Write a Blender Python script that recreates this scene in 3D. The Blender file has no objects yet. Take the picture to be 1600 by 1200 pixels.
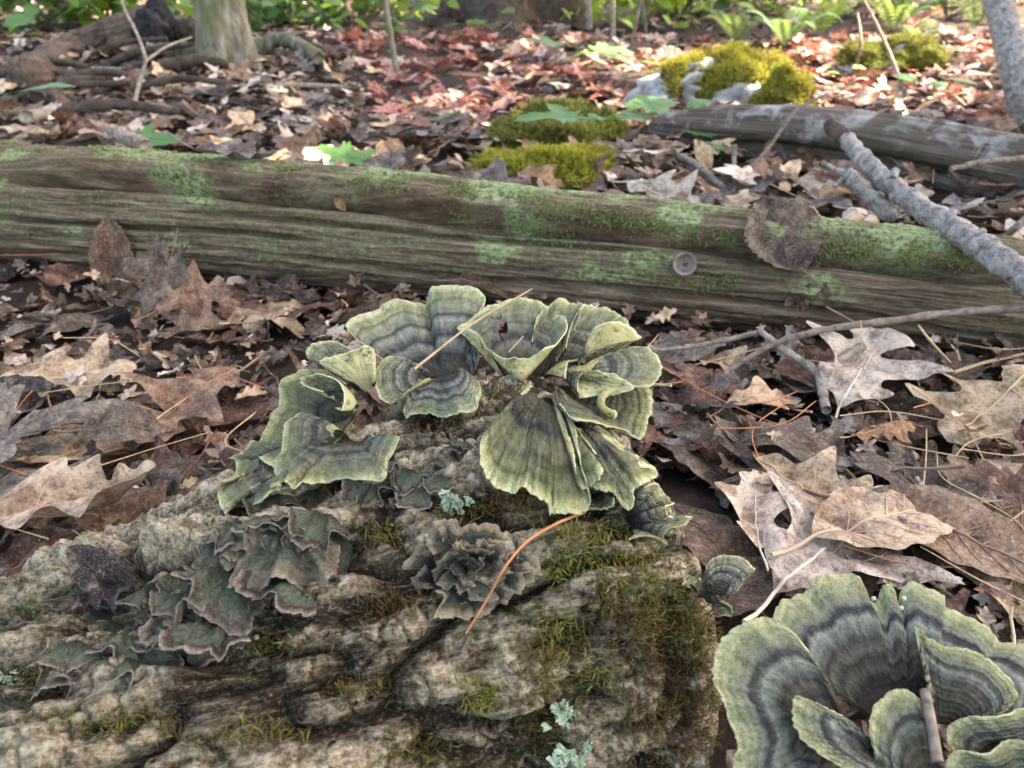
import bpy, math, random
import numpy as np
from mathutils import Vector, Matrix
from mathutils.bvhtree import BVHTree

# ------------------------------------------------------------------ camera, sky, sun, exposure
scene = bpy.context.scene
COL = scene.collection
PITCH = math.radians(28.0); CAM_H = 0.35; FPX = 1212.0        # focal length in photo pixels (1600 wide)
cam_data = bpy.data.cameras.new("camera"); cam = bpy.data.objects.new("camera", cam_data); COL.objects.link(cam)
cam.location = (0, 0, CAM_H); cam.rotation_euler = (math.pi/2 - PITCH, 0, 0)
cam_data.sensor_width = 36; cam_data.lens = 36*FPX/1600
cam_data.clip_start = 0.005; cam_data.clip_end = 500
cam_data.dof.use_dof = True; cam_data.dof.focus_distance = 0.45; cam_data.dof.aperture_fstop = 14.0
scene.camera = cam

SUN_EL, SUN_AZ = math.radians(48), math.radians(74)           # azimuth clockwise from +Y (into the picture), to the right
world = bpy.data.worlds.new("World"); scene.world = world; world.use_nodes = True
wn = world.node_tree.nodes; wl = world.node_tree.links; wn.clear()
sky = wn.new("ShaderNodeTexSky"); sky.sky_type = 'NISHITA'; sky.sun_disc = False
sky.sun_elevation = SUN_EL; sky.sun_rotation = SUN_AZ; sky.air_density = 0.8; sky.dust_density = 3.0; sky.ozone_density = 0.6
bg = wn.new("ShaderNodeBackground"); bg.inputs[1].default_value = 0.11
wo = wn.new("ShaderNodeOutputWorld"); wl.new(sky.outputs[0], bg.inputs[0]); wl.new(bg.outputs[0], wo.inputs[0])
sd = bpy.data.lights.new("sun", 'SUN'); sd.energy = 4.5; sd.angle = math.radians(0.55); sd.color = (1.0, 0.94, 0.85)
sun = bpy.data.objects.new("sun", sd); COL.objects.link(sun)
SUN_DIR = Vector((math.sin(SUN_AZ)*math.cos(SUN_EL), math.cos(SUN_AZ)*math.cos(SUN_EL), math.sin(SUN_EL)))
sun.rotation_euler = SUN_DIR.to_track_quat('Z', 'Y').to_euler()
vs = scene.view_settings
vs.view_transform = 'Standard'; vs.look = 'None'; vs.gamma = 1.0; vs.use_curve_mapping = False
vs.exposure = 3.4
vs.use_white_balance = True; vs.white_balance_temperature = 8300; vs.white_balance_tint = 14
scene.cycles.max_bounces = 8; scene.cycles.transparent_max_bounces = 6

# ------------------------------------------------------------------ numbers and noise
rng = np.random.default_rng(7); random.seed(7)
CP, SP = math.cos(PITCH), math.sin(PITCH)
def P(px, py, d):
    """photo pixel + distance along the lens axis -> world point"""
    xc = (px-800)/FPX*d; yc = (600-py)/FPX*d
    return np.array((xc, d*CP + yc*SP, CAM_H - d*SP + yc*CP))
def ray(px, py):
    v = Vector(P(px, py, 1.0)) - Vector((0, 0, CAM_H)); return v.normalized()

_g = rng.normal(size=(512, 3)); _g /= np.linalg.norm(_g, axis=1)[:, None]
_perm = rng.permutation(512)
def perlin(p):
    p = np.asarray(p, float); i = np.floor(p).astype(np.int64); f = p - i
    u = f*f*f*(f*(f*6-15)+10); out = 0
    for dx in (0, 1):
        hx = _perm[(i[..., 0]+dx) & 511]; wx = u[..., 0] if dx else 1-u[..., 0]
        for dy in (0, 1):
            hy = _perm[(hx+i[..., 1]+dy) & 511]; wy = u[..., 1] if dy else 1-u[..., 1]
            for dz in (0, 1):
                h = _perm[(hy+i[..., 2]+dz) & 511]; wz = u[..., 2] if dz else 1-u[..., 2]
                g = _g[h]
                out = out + wx*wy*wz*(g[..., 0]*(f[..., 0]-dx)+g[..., 1]*(f[..., 1]-dy)+g[..., 2]*(f[..., 2]-dz))
    return out
def fbm(p, octv=4, gain=0.5):
    p = np.asarray(p, float); a, s = 1.0, 0
    for k in range(octv):
        s = s + a*perlin(p*2**k + 17.3*k); a *= gain
    return s
def worley2(x, y, seed=0):
    """2-D cell noise: F1, F2 and a random number of the nearest cell"""
    ix = np.floor(x).astype(np.int64); iy = np.floor(y).astype(np.int64)
    f1 = np.full(x.shape, 9.0); f2 = np.full(x.shape, 9.0); cid = np.zeros(x.shape)
    for dx in (-1, 0, 1):
        for dy in (-1, 0, 1):
            h = _perm[(_perm[(ix+dx+seed) & 511] + iy+dy) & 511]
            jx = ix+dx+0.5+0.42*_g[h, 0]*1.3; jy = iy+dy+0.5+0.42*_g[h, 1]*1.3
            d = np.hypot(x-jx, y-jy); m = d < f1
            f2 = np.where(m, f1, np.minimum(f2, d)); cid = np.where(m, h/511.0, cid); f1 = np.where(m, d, f1)
    return f1, f2, cid
def smooth(a, b, x):
    t = np.clip((x-a)/(b-a), 0, 1); return t*t*(3-2*t)

# ------------------------------------------------------------------ mesh helpers
def mesh_np(name, verts, faces, attrs=None, mat=None, smooth_=True):
    """verts (n,3); faces (m,3|4) array or list of such arrays"""
    me = bpy.data.meshes.new(name); v = np.asarray(verts, np.float32)
    fl = faces if isinstance(faces, list) else [faces]
    fl = [np.asarray(f, np.int32) for f in fl if len(f)]
    loops = np.concatenate([f.ravel() for f in fl]); tot = np.concatenate([np.full(len(f), f.shape[1], np.int32) for f in fl])
    me.vertices.add(len(v)); me.vertices.foreach_set("co", v.ravel())
    me.loops.add(len(loops)); me.loops.foreach_set("vertex_index", loops)
    me.polygons.add(len(tot)); st = np.zeros(len(tot), np.int32); st[1:] = np.cumsum(tot)[:-1]
    me.polygons.foreach_set("loop_start", st); me.polygons.foreach_set("loop_total", tot)
    me.update(calc_edges=True)
    if smooth_: me.polygons.foreach_set("use_smooth", np.ones(len(tot), bool))
    for k, a in (attrs or {}).items():
        a = np.asarray(a, np.float32)
        if a.ndim == 1:
            at = me.attributes.new(k, 'FLOAT', 'POINT'); at.data.foreach_set("value", a)
        elif a.shape[1] == 3:
            at = me.attributes.new(k, 'FLOAT_VECTOR', 'POINT'); at.data.foreach_set("vector", a.ravel())
    if mat: me.materials.append(mat)
    return me
def grid_faces(nu, nv, wrap_u=False, wrap_v=False, off=0):
    iu = np.arange(nu if wrap_u else nu-1); iv = np.arange(nv if wrap_v else nv-1)
    a, b = np.meshgrid(iu, iv, indexing='ij'); a = a.ravel(); b = b.ravel(); a1 = (a+1) % nu; b1 = (b+1) % nv
    return np.stack([a*nv+b, a1*nv+b, a1*nv+b1, a*nv+b1], 1) + off
def ob(name, me, parent=None):
    o = bpy.data.objects.new(name, me); COL.objects.link(o)
    if parent: o.parent = parent
    return o
def tag(o, label=None, cat=None, group=None, kind=None):
    for k, v in (("label", label), ("category", cat), ("group", group), ("kind", kind)):
        if v: o[k] = v
    return o
def empty(name, loc=(0, 0, 0)):
    o = bpy.data.objects.new(name, None); o.location = loc; o.empty_display_size = 0.02; COL.objects.link(o); return o
def under(parent, name, me):
    """a part whose mesh is written in world space, under a thing that stands at its base"""
    o = ob(name, me, parent); o.matrix_parent_inverse = Matrix.Translation(-parent.location); return o
def spline(pts, n, closed=False):
    """Catmull-Rom through the points, n samples"""
    p = np.asarray(pts, float)
    q = np.vstack([p[-1:], p, p[:2]]) if closed else np.vstack([2*p[:1]-p[1:2], p, 2*p[-1:]-p[-2:-1]])
    m = len(p) if closed else len(p)-1
    seg = np.linalg.norm(np.diff(p, axis=0), axis=1)
    t = np.linspace(0, m, n, endpoint=not closed); i = np.minimum(t.astype(int), m-1); f = (t-i)[:, None]
    a, b, c, d = q[i], q[i+1], q[i+2], q[i+3]
    return 0.5*((2*b)+(-a+c)*f+(2*a-5*b+4*c-d)*f*f+(-a+3*b-3*c+d)*f**3)
def tube(path, rad, k=8, cap=True):
    """verts, quads of a tube along a path with radius per point"""
    p = np.asarray(path, float); n = len(p); r = np.broadcast_to(np.asarray(rad, float), (n,))
    t = np.gradient(p, axis=0); t /= np.linalg.norm(t, axis=1)[:, None]+1e-12
    up = np.array((0.13, 0.21, 0.97)); 
    if abs(t[0] @ up) > 0.9: up = np.array((0.97, 0.1, 0.2))
    s = np.cross(t, up); s /= np.linalg.norm(s, axis=1)[:, None]+1e-12; w = np.cross(s, t)
    a = np.linspace(0, 2*np.pi, k, endpoint=False)
    v = p[:, None] + r[:, None, None]*(np.cos(a)[None, :, None]*s[:, None]+np.sin(a)[None, :, None]*w[:, None])
    v = v.reshape(-1, 3); f = [grid_faces(n, k, wrap_v=True)]
    if cap:
        v = np.vstack([v, p[:1], p[-1:]]); b = (n-1)*k; j = np.arange(k); j1 = (j+1) % k
        f.append(np.stack([np.full(k, n*k), j1, j], 1)); f.append(np.stack([np.full(k, n*k+1), b+j, b+j1], 1))
    return v, f
class Acc:
    """collects many small pieces into one mesh"""
    def __init__(s): s.v = []; s.f3 = []; s.f4 = []; s.a = {}; s.n = 0
    def add(s, v, f, **at):
        fl = f if isinstance(f, list) else [f]
        for q in fl:
            q = np.asarray(q)
            if len(q): (s.f3 if q.shape[1] == 3 else s.f4).append(q+s.n)
        s.v.append(np.asarray(v)); s.n += len(v)
        for k, x in at.items():
            x = np.asarray(x, float)
            s.a.setdefault(k, []).append(np.broadcast_to(x, (len(v),)+x.shape[-1:] if x.ndim else (len(v),)))
    def mesh(s, name, mat=None, smooth_=True):
        f = [np.concatenate(x) for x in (s.f3, s.f4) if x]
        return mesh_np(name, np.concatenate(s.v), f, {k: np.concatenate(x) for k, x in s.a.items()}, mat, smooth_)

# ------------------------------------------------------------------ material helpers
class NT:
    def __init__(s, name):
        s.m = bpy.data.materials.new(name); s.m.use_nodes = True; s.t = s.m.node_tree; s.t.nodes.clear()
        s.out = s.n("ShaderNodeOutputMaterial"); s.b = s.n("ShaderNodeBsdfPrincipled"); s.l(s.b.outputs[0], s.out.inputs[0])
    def n(s, t, **k):
        x = s.t.nodes.new(t)
        for a, v in k.items(): setattr(x, a, v)
        return x
    def l(s, a, b): s.t.links.new(a, b)
    def attr(s, name, vec=False):
        x = s.n("ShaderNodeAttribute", attribute_name=name); return x.outputs["Vector" if vec else "Fac"]
    def pos(s, kind="Object"):
        return s.n("ShaderNodeTexCoord").outputs[kind]
    def scale(s, v, sc):
        x = s.n("ShaderNodeMapping"); x.inputs["Scale"].default_value = sc if hasattr(sc, '__len__') else (sc,)*3; s.l(v, x.inputs[0]); return x.outputs[0]
    def noise(s, v, sc, det=5, rough=0.6, dist=0.0, out=0):
        x = s.n("ShaderNodeTexNoise"); x.inputs["Scale"].default_value = sc; x.inputs["Detail"].default_value = det
        x.inputs["Roughness"].default_value = rough; x.inputs["Distortion"].default_value = dist
        if v is not None: s.l(v, x.inputs["Vector"])
        return x.outputs[out]
    def vor(s, v, sc, feat='F1', out="Distance"):
        x = s.n("ShaderNodeTexVoronoi", feature=feat); x.inputs["Scale"].default_value = sc; s.l(v, x.inputs["Vector"]); return x.outputs[out]
    def ramp(s, f, stops, interp='LINEAR'):
        x = s.n("ShaderNodeValToRGB"); r = x.color_ramp; r.interpolation = interp
        while len(r.elements) < len(stops): r.elements.new(0.5)
        for e, (p, c) in zip(r.elements, stops):
            e.position = p; e.color = (c, c, c, 1) if not hasattr(c, '__len__') else (*c[:3], 1)
        s.l(f, x.inputs[0]); return x.outputs[0]
    def mix(s, f, a, b, mode='MIX'):
        x = s.n("ShaderNodeMix", data_type='RGBA', blend_type=mode)
        for i, v in ((0, f), (6, a), (7, b)):
            if hasattr(v, 'links') or hasattr(v, 'is_linked'): s.l(v, x.inputs[i])
            else: x.inputs[i].default_value = v if i == 0 else ((*v, 1) if hasattr(v, '__len__') else (v, v, v, 1))
        return x.outputs[2]
    def math(s, op, a, b=None, c=None, clamp=False):
        x = s.n("ShaderNodeMath", operation=op, use_clamp=clamp)
        for i, v in enumerate((a, b, c)):
            if v is None: continue
            if hasattr(v, 'is_linked'): s.l(v, x.inputs[i])
            else: x.inputs[i].default_value = v
        return x.outputs[0]
    def bump(s, h, strength=0.4, dist=0.002):
        x = s.n("ShaderNodeBump"); x.inputs["Strength"].default_value = strength; x.inputs["Distance"].default_value = dist
        s.l(h, x.inputs["Height"]); s.l(x.outputs[0], s.b.inputs["Normal"]); return x
    def done(s, col, rough=0.8, spec=0.25, transl=0.0, tcol=None):
        if hasattr(col, 'is_linked'): s.l(col, s.b.inputs["Base Color"])
        else: s.b.inputs["Base Color"].default_value = (*col, 1)
        if hasattr(rough, 'is_linked'): s.l(rough, s.b.inputs["Roughness"])
        else: s.b.inputs["Roughness"].default_value = rough
        s.b.inputs["Specular IOR Level"].default_value = spec
        if transl:
            t = s.n("ShaderNodeBsdfTranslucent"); mx = s.n("ShaderNodeMixShader"); mx.inputs[0].default_value = transl
            tc = tcol if tcol is not None else col
            if hasattr(tc, 'is_linked'): s.l(tc, t.inputs[0])
            else: t.inputs[0].default_value = (*tc, 1)
            s.l(s.b.outputs[0], mx.inputs[1]); s.l(t.outputs[0], mx.inputs[2]); s.l(mx.outputs[0], s.out.inputs[0])
        return s.m
# ------------------------------------------------------------------ materials
def mat_soil():
    t = NT("soil"); p = t.pos(); n = t.noise(p, 28, 8, .7); n2 = t.noise(p, 6, 4)
    c = t.ramp(n, [(.3, (.012, .008, .006)), (.5, (.035, .023, .016)), (.62, (.07, .047, .034)), (.75, (.14, .1, .075))])
    c = t.mix(n2, c, (.03, .02, .015), 'MIX'); t.bump(t.noise(p, 160, 6, .7), .8, .006); return t.done(c, .9, .15)
def mat_bark():
    """deeply ridged bark: grey tan crust, brown fissures darkening with depth, green algae film, pale lichen crust"""
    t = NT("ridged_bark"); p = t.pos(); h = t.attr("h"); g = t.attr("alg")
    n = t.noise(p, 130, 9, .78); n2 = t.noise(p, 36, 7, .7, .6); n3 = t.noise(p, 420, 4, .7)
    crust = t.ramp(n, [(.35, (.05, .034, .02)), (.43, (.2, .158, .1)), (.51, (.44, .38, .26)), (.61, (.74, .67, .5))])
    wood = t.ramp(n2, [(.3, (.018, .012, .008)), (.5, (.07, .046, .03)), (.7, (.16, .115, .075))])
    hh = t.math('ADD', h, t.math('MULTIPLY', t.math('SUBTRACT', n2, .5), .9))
    c = t.mix(t.ramp(hh, [(.36, 0.0), (.72, 1.0)]), wood, crust)  # height h blends from the dark tone up to the pale crust
    lich = t.ramp(t.noise(p, 24, 6, .7, 1.0), [(.54, 0.0), (.66, .65)])
    c = t.mix(lich, c, (.5, .48, .35))
    alg = t.math('MULTIPLY', g, t.ramp(t.noise(p, 55, 5, .7), [(.42, 0.0), (.64, .85)]), clamp=True)
    c = t.mix(alg, c, t.ramp(n3, [(.3, (.05, .055, .02)), (.7, (.13, .14, .055))]))
    c = t.mix(t.ramp(n3, [(.36, .8), (.5, 0.0)]), c, t.mix(1, c, (.3, .26, .22), 'MULTIPLY')); c = t.mix(t.ramp(n3, [(.56, 0.0), (.68, .5)]), c, (.6, .55, .43))
    fb = t.noise(t.scale(t.attr("grain", True), (60, 420, 1)), 1, 6, .75); c = t.mix(t.ramp(fb, [(.36, .7), (.5, 0.0)]), c, t.mix(1, c, (.45, .4, .34), 'MULTIPLY')); c = t.mix(t.ramp(fb, [(.54, 0.0), (.66, .45)]), c, (.7, .63, .48))
    t.bump(t.math('ADD', fb, t.math('ADD', n, t.math('MULTIPLY', n3, .6))), 1.0, .004); return t.done(c, .92, .12)
def mat_logwood():
    """barkless rotten log, grain along the trunk, moss film and pale green lichen dust"""
    t = NT("rotten_wood"); uv = t.attr("grain", True); p = t.pos(); a = t.attr("alg"); red = t.attr("red")
    g1 = t.noise(t.scale(uv, (15, 270, 1)), 1, 8, .72); g2 = t.noise(t.scale(uv, (8, 75, 1)), 1, 7, .68); g3 = t.noise(t.scale(uv, (90, 500, 1)), 1, 4, .7)
    c = t.ramp(g1, [(.32, (.02, .013, .009)), (.43, (.085, .058, .04)), (.53, (.165, .118, .082)), (.66, (.34, .27, .2))])
    c = t.mix(t.ramp(g2, [(.36, .85), (.55, 0.0)]), c, t.mix(1, c, (.36, .3, .26), 'MULTIPLY'))
    rc = t.ramp(g1, [(.3, (.03, .015, .01)), (.5, (.14, .072, .046)), (.7, (.34, .21, .135))])
    c = t.mix(t.math('MULTIPLY', red, t.ramp(t.noise(p, 60, 6, .75), [(.4, .05), (.62, .7)])), c, rc)
    n = t.noise(p, 16, 7, .72, .4); nf = t.noise(p, 190, 4, .75)
    film = t.math('MULTIPLY', a, t.ramp(t.math('ADD', n, t.math('MULTIPLY', t.math('SUBTRACT', nf, .5), .8)), [(.34, 0.0), (.58, .9)]), clamp=True)
    c = t.mix(film, c, t.ramp(nf, [(.3, (.055, .06, .03)), (.55, (.14, .15, .08)), (.72, (.27, .3, .18))]))
    sp = t.math('MULTIPLY', t.attr("spot"), t.ramp(nf, [(.4, 0.0), (.54, .95)]), clamp=True)
    c = t.mix(sp, c, t.ramp(g3, [(.35, (.15, .23, .09)), (.65, (.3, .42, .2))]))
    t.bump(t.math('ADD', g1, t.math('MULTIPLY', t.math('ADD', g3, nf), .5)), .8, .005); return t.done(c, .9, .12)
def mat_greywood():
    t = NT("grey_wood"); uv = t.attr("grain", True); p = t.pos()
    g1 = t.noise(t.scale(uv, (6, 160, 1)), 1, 7, .66); n = t.noise(p, 14, 6, .7, .5)
    c = t.ramp(g1, [(.3, (.025, .018, .013)), (.45, (.065, .05, .038)), (.6, (.125, .1, .08)), (.75, (.24, .205, .175))])
    c = t.mix(t.ramp(n, [(.5, 0.0), (.62, .75)]), c, (.3, .3, .28)); c = t.mix(t.ramp(t.noise(p, 9, 5), [(.5, 0.0), (.66, .6)]), c, (.06, .062, .035))
    t.bump(g1, .8, .005); return t.done(c, .88, .15)
def mat_darkwood(name="dark_wood", a=(.018, .014, .012), b=(.11, .085, .068)):
    t = NT(name); p = t.pos(); n = t.noise(p, 22, 7, .7, .3); c = t.ramp(n, [(.3, a), (.7, b)])
    c = t.mix(t.ramp(t.noise(p, 10, 4), [(.55, 0.0), (.7, .5)]), c, (.1, .115, .06)); t.bump(n, .8, .008); return t.done(c, .92, .1)
def mat_trunk():
    t = NT("mossy_tree_bark"); p = t.pos(); q = t.scale(p, (1, 1, .3)); n = t.noise(q, 40, 7, .7); m = t.noise(p, 7, 5, .65)
    c = t.ramp(n, [(.3, (.04, .034, .026)), (.5, (.13, .12, .092)), (.7, (.3, .29, .24))])
    c = t.mix(t.ramp(m, [(.42, 0.0), (.62, .8)]), c, (.11, .125, .05)); t.bump(n, .8, .01); return t.done(c, .9, .12)
def mat_branch(name="lichen_branch_bark", pale=(.38, .375, .345), dark=(.055, .045, .04), base=(.2, .18, .165)):
    t = NT(name); p = t.pos(); n = t.noise(p, 160, 7, .75); v = t.noise(p, 70, 6, .75, .8)
    c = t.mix(t.ramp(n, [(.35, 0.0), (.65, 1.0)]), dark, base); c = t.mix(t.ramp(v, [(.4, 0.0), (.62, .85)]), c, pale); c = t.mix(t.ramp(t.noise(p, 420, 3, .7), [(.34, .8), (.44, 0.0)]), c, dark)
    t.bump(n, .7, .004); return t.done(c, .88, .15)
def mat_twig(name, a, b):
    t = NT(name); p = t.pos(); n = t.noise(p, 150, 5, .7); t.bump(n, .6, .002); return t.done(t.ramp(n, [(.3, a), (.7, b)]), .8, .2)
def leaf_color(t, base, p, sc):
    n = t.noise(p, sc, 6, .68); f = t.noise(p, sc*7, 4, .7); s = t.vor(p, sc*2.6)
    c = t.mix(t.ramp(n, [(.4, .9), (.56, 0.0)]), base, t.mix(1.0, base, (.36, .29, .26), 'MULTIPLY'))
    c = t.mix(t.ramp(n, [(.53, 0.0), (.68, .7)]), c, t.mix(.4, base, (.52, .43, .31)))
    c = t.mix(t.ramp(f, [(.36, .75), (.47, 0.0)]), c, t.mix(1, c, (.35, .28, .24), 'MULTIPLY')); c = t.mix(t.ramp(f, [(.54, 0.0), (.68, .5)]), c, t.mix(.5, c, (.7, .58, .42))); c = t.mix(t.ramp(s, [(.05, .7), (.1, 0.0)]), c, (.035, .026, .022))
    return c, n, f
def mat_leaf():
    """dead leaf, its own tint carried by the object"""
    t = NT("dead_leaf"); oi = t.n("ShaderNodeObjectInfo"); p = t.pos()
    add = t.n("ShaderNodeVectorMath", operation='ADD'); t.l(p, add.inputs[0])
    r = t.n("ShaderNodeCombineXYZ"); 
    for i in range(3): t.l(t.math('MULTIPLY', oi.outputs["Random"], 37.0+i*11), r.inputs[i])
    t.l(r.outputs[0], add.inputs[1]); p = add.outputs[0]
    c, n, f = leaf_color(t, oi.outputs["Color"], p, 5.5)
    t.bump(t.math('ADD', n, t.math('MULTIPLY', f, .5)), .5, .03); return t.done(c, t.ramp(n, [(.3, .42), (.7, .75)]), .38, .12)
def mat_leaf_stuff():
    t = NT("dead_leaf_litter"); col = t.n("ShaderNodeAttribute", attribute_name="col").outputs["Color"]; p = t.pos()
    c, n, f = leaf_color(t, col, p, 55); t.bump(n, .4, .003); return t.done(c, .55, .3, .15)
def mat_vein():
    t = NT("leaf_vein"); oi = t.n("ShaderNodeObjectInfo"); c = t.mix(.22, oi.outputs["Color"], (.2, .15, .1)); return t.done(c, .6, .3)
def mat_green(name, a, b, tr=.4, rough=.5):
    t = NT(name); p = t.pos(); n = t.noise(p, 18, 4); oi = t.n("ShaderNodeObjectInfo")
    c = t.mix(t.ramp(n, [(.3, 0.0), (.7, 1.0)]), a, b); return t.done(c, rough, .4, tr, t.mix(.5, c, (.3, .42, .06)))
def mat_cap():
    """zoned upper face: bands follow the growth rings (attribute r from stem 0 to edge 1)"""
    t = NT("zoned_cap"); p = t.pos(); r = t.attr("r"); tone = t.attr("tone"); u = t.attr("u"); fr = t.attr("fr", True)
    w = t.noise(p, 75, 6, .7); rr = t.math('ADD', r, t.math('MULTIPLY', t.math('SUBTRACT', w, .5), .10))
    rr = t.math('ADD', rr, t.math('MULTIPLY', t.math('SUBTRACT', t.noise(p, 22, 3), .5), .08))
    def band(stops): return t.ramp(rr, stops)
    # attribute tone picks between a slaty and a plain olive sequence of zones
    slaty = band([(0, (.05, .045, .038)), (.16, (.1, .1, .085)), (.28, (.06, .066, .072)), (.36, (.22, .235, .205)), (.44, (.34, .37, .33)), (.5, (.06, .066, .085)),
                  (.56, (.17, .185, .165)), (.645, (.38, .42, .35)), (.705, (.07, .08, .09)), (.74, (.27, .3, .215)), (.83, (.36, .39, .275)), (.865, (.2, .215, .135)),
                  (.89, (.4, .44, .275)), (.935, (.3, .32, .185)), (.96, (.5, .54, .34)), (1, (.58, .6, .42))])
    olive = band([(0, (.06, .05, .036)), (.2, (.1, .095, .06)), (.42, (.13, .133, .083)), (.49, (.075, .075, .07)), (.53, (.045, .046, .056)), (.575, (.12, .125, .08)),
                  (.7, (.19, .205, .12)), (.78, (.135, .14, .085)), (.84, (.25, .27, .15)), (.9, (.19, .205, .11)), (.95, (.4, .43, .23)), (1, (.6, .61, .38))])
    bold = band([(0, (.05, .035, .035)), (.12, (.1, .085, .08)), (.25, (.035, .037, .04)), (.33, (.11, .118, .1)), (.4, (.04, .043, .046)), (.46, (.12, .13, .11)), (.52, (.055, .06, .062)), (.6, (.17, .2, .19)),
                 (.67, (.27, .31, .29)), (.71, (.05, .058, .068)), (.745, (.04, .046, .06)), (.78, (.21, .24, .2)), (.84, (.27, .305, .21)), (.93, (.34, .37, .22)), (1, (.45, .48, .3))])
    c = t.mix(t.ramp(tone, [(0, 0.0), (.5, 1.0)]), slaty, olive); c = t.mix(t.ramp(tone, [(.5, 0.0), (1, 1.0)]), c, bold)
    fine = t.n("ShaderNodeMath", operation='SINE'); t.l(t.math('MULTIPLY', rr, 92.0), fine.inputs[0])
    c = t.mix(t.math('MULTIPLY', t.math('MULTIPLY_ADD', fine.outputs[0], .5, .5), t.ramp(r, [(.2, .03), (.75, .22)])), c, t.mix(1, c, (.55, .56, .5), 'MULTIPLY'))
    fib = t.noise(t.scale(fr, (5, 160, 1)), 1, 5, .7); sp = t.noise(p, 900, 3, .7)
    c = t.mix(t.ramp(fib, [(.38, .8), (.55, 0.0)]), c, t.mix(1, c, (.5, .5, .47), 'MULTIPLY'))
    c = t.mix(t.ramp(fib, [(.56, 0.0), (.75, .4)]), c, (.45, .48, .4)); c = t.mix(t.ramp(sp, [(.36, .7), (.48, 0.0)]), c, t.mix(1, c, (.4, .4, .34), 'MULTIPLY'))
    c = t.mix(t.ramp(t.noise(p, 45, 5, .7), [(.56, 0.0), (.7, .5)]), c, (.13, .16, .055))
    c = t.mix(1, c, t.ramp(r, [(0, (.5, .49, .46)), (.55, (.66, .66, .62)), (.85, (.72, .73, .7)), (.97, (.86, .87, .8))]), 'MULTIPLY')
    hgt = t.math('ADD', t.math('MULTIPLY', fine.outputs[0], .35), t.math('ADD', fib, sp)); t.bump(hgt, .9, .0014); return t.done(c, .85, .2, .08)
def mat_pore():
    t = NT("pore_face"); p = t.pos(); r = t.attr("r"); n = t.noise(p, 60, 5, .65); s = t.vor(p, 420); sp = t.noise(p, 190, 4, .7)
    c = t.mix(t.ramp(n, [(.35, 0.0), (.65, 1.0)]), (.19, .195, .085), (.34, .345, .18)); c = t.mix(t.ramp(sp, [(.36, .85), (.46, 0.0)]), c, (.06, .055, .03))
    c = t.mix(t.ramp(r, [(.15, .8), (.6, 0.0)]), c, (.12, .105, .06)); c = t.mix(t.ramp(r, [(.93, 0.0), (1, .8)]), c, (.52, .53, .36))
    t.bump(t.math('ADD', s, n), .5, .0006); return t.done(c, .85, .2, .1)
def mat_crust():
    """older small brackets: algae-green felt, dusky band, pinkish brown to cream edge"""
    t = NT("algae_cap"); p = t.pos(); r = t.attr("r"); oi = t.n("ShaderNodeObjectInfo"); n = t.noise(p, 11, 5, .7)
    rr = t.math('ADD', r, t.math('MULTIPLY', t.math('SUBTRACT', n, .5), .16))
    c = t.ramp(rr, [(0, (.06, .075, .05)), (.25, (.16, .195, .13)), (.5, (.27, .32, .22)), (.74, (.3, .36, .27)), (.84, (.12, .12, .1)), (.9, (.3, .2, .16)), (.96, (.58, .46, .38)), (1, (.9, .83, .72))])
    pale = t.ramp(rr, [(0, (.03, .036, .03)), (.4, (.09, .115, .095)), (.58, (.2, .24, .19)), (.6, (.1, .1, .08)), (.67, (.42, .32, .2)), (.8, (.7, .59, .41)), (1, (.85, .76, .58))])
    c = t.mix(oi.outputs["Color"], c, pale); f = t.noise(p, 26, 7, .75); c = t.mix(t.ramp(f, [(.38, .85), (.55, 0.0)]), c, t.mix(1, c, (.4, .42, .38), 'MULTIPLY'))
    c = t.mix(t.ramp(f, [(.54, 0.0), (.68, .6)]), c, (.4, .44, .34)); t.bump(f, 1.0, .09); return t.done(c, .93, .1)
def mat_moss(name, a, b, brown):
    t = NT(name); p = t.pos(); tip = t.attr("tip"); v = t.attr("var"); c = t.mix(tip, a, b); c = t.mix(v, c, brown)
    return t.done(c, .8, .2, .3, c)
def mat_mossbase(name, a, b):
    t = NT(name); p = t.pos(); n = t.noise(p, 60, 6, .7); t.bump(t.noise(p, 260, 5, .75), 1, .008); return t.done(t.ramp(n, [(.3, a), (.7, b)]), .95, .1)
def mat_lichen():
    t = NT("mint_lichen"); p = t.pos(); n = t.noise(p, 260, 5, .7); t.bump(n, .6, .0012); return t.done(t.ramp(n, [(.3, (.2, .29, .19)), (.6, (.42, .54, .38))]), .85, .2, .1)
def mat_rock():
    t = NT("lichened_rock"); p = t.pos(); n = t.noise(p, 18, 7, .7); c = t.ramp(n, [(.3, (.09, .09, .085)), (.5, (.24, .245, .24)), (.7, (.42, .43, .42))])
    c = t.mix(t.ramp(t.noise(p, 9, 5, .7), [(.5, 0.0), (.62, .7)]), c, (.36, .4, .38)); t.bump(n, .7, .01); return t.done(c, .9, .2)
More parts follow.
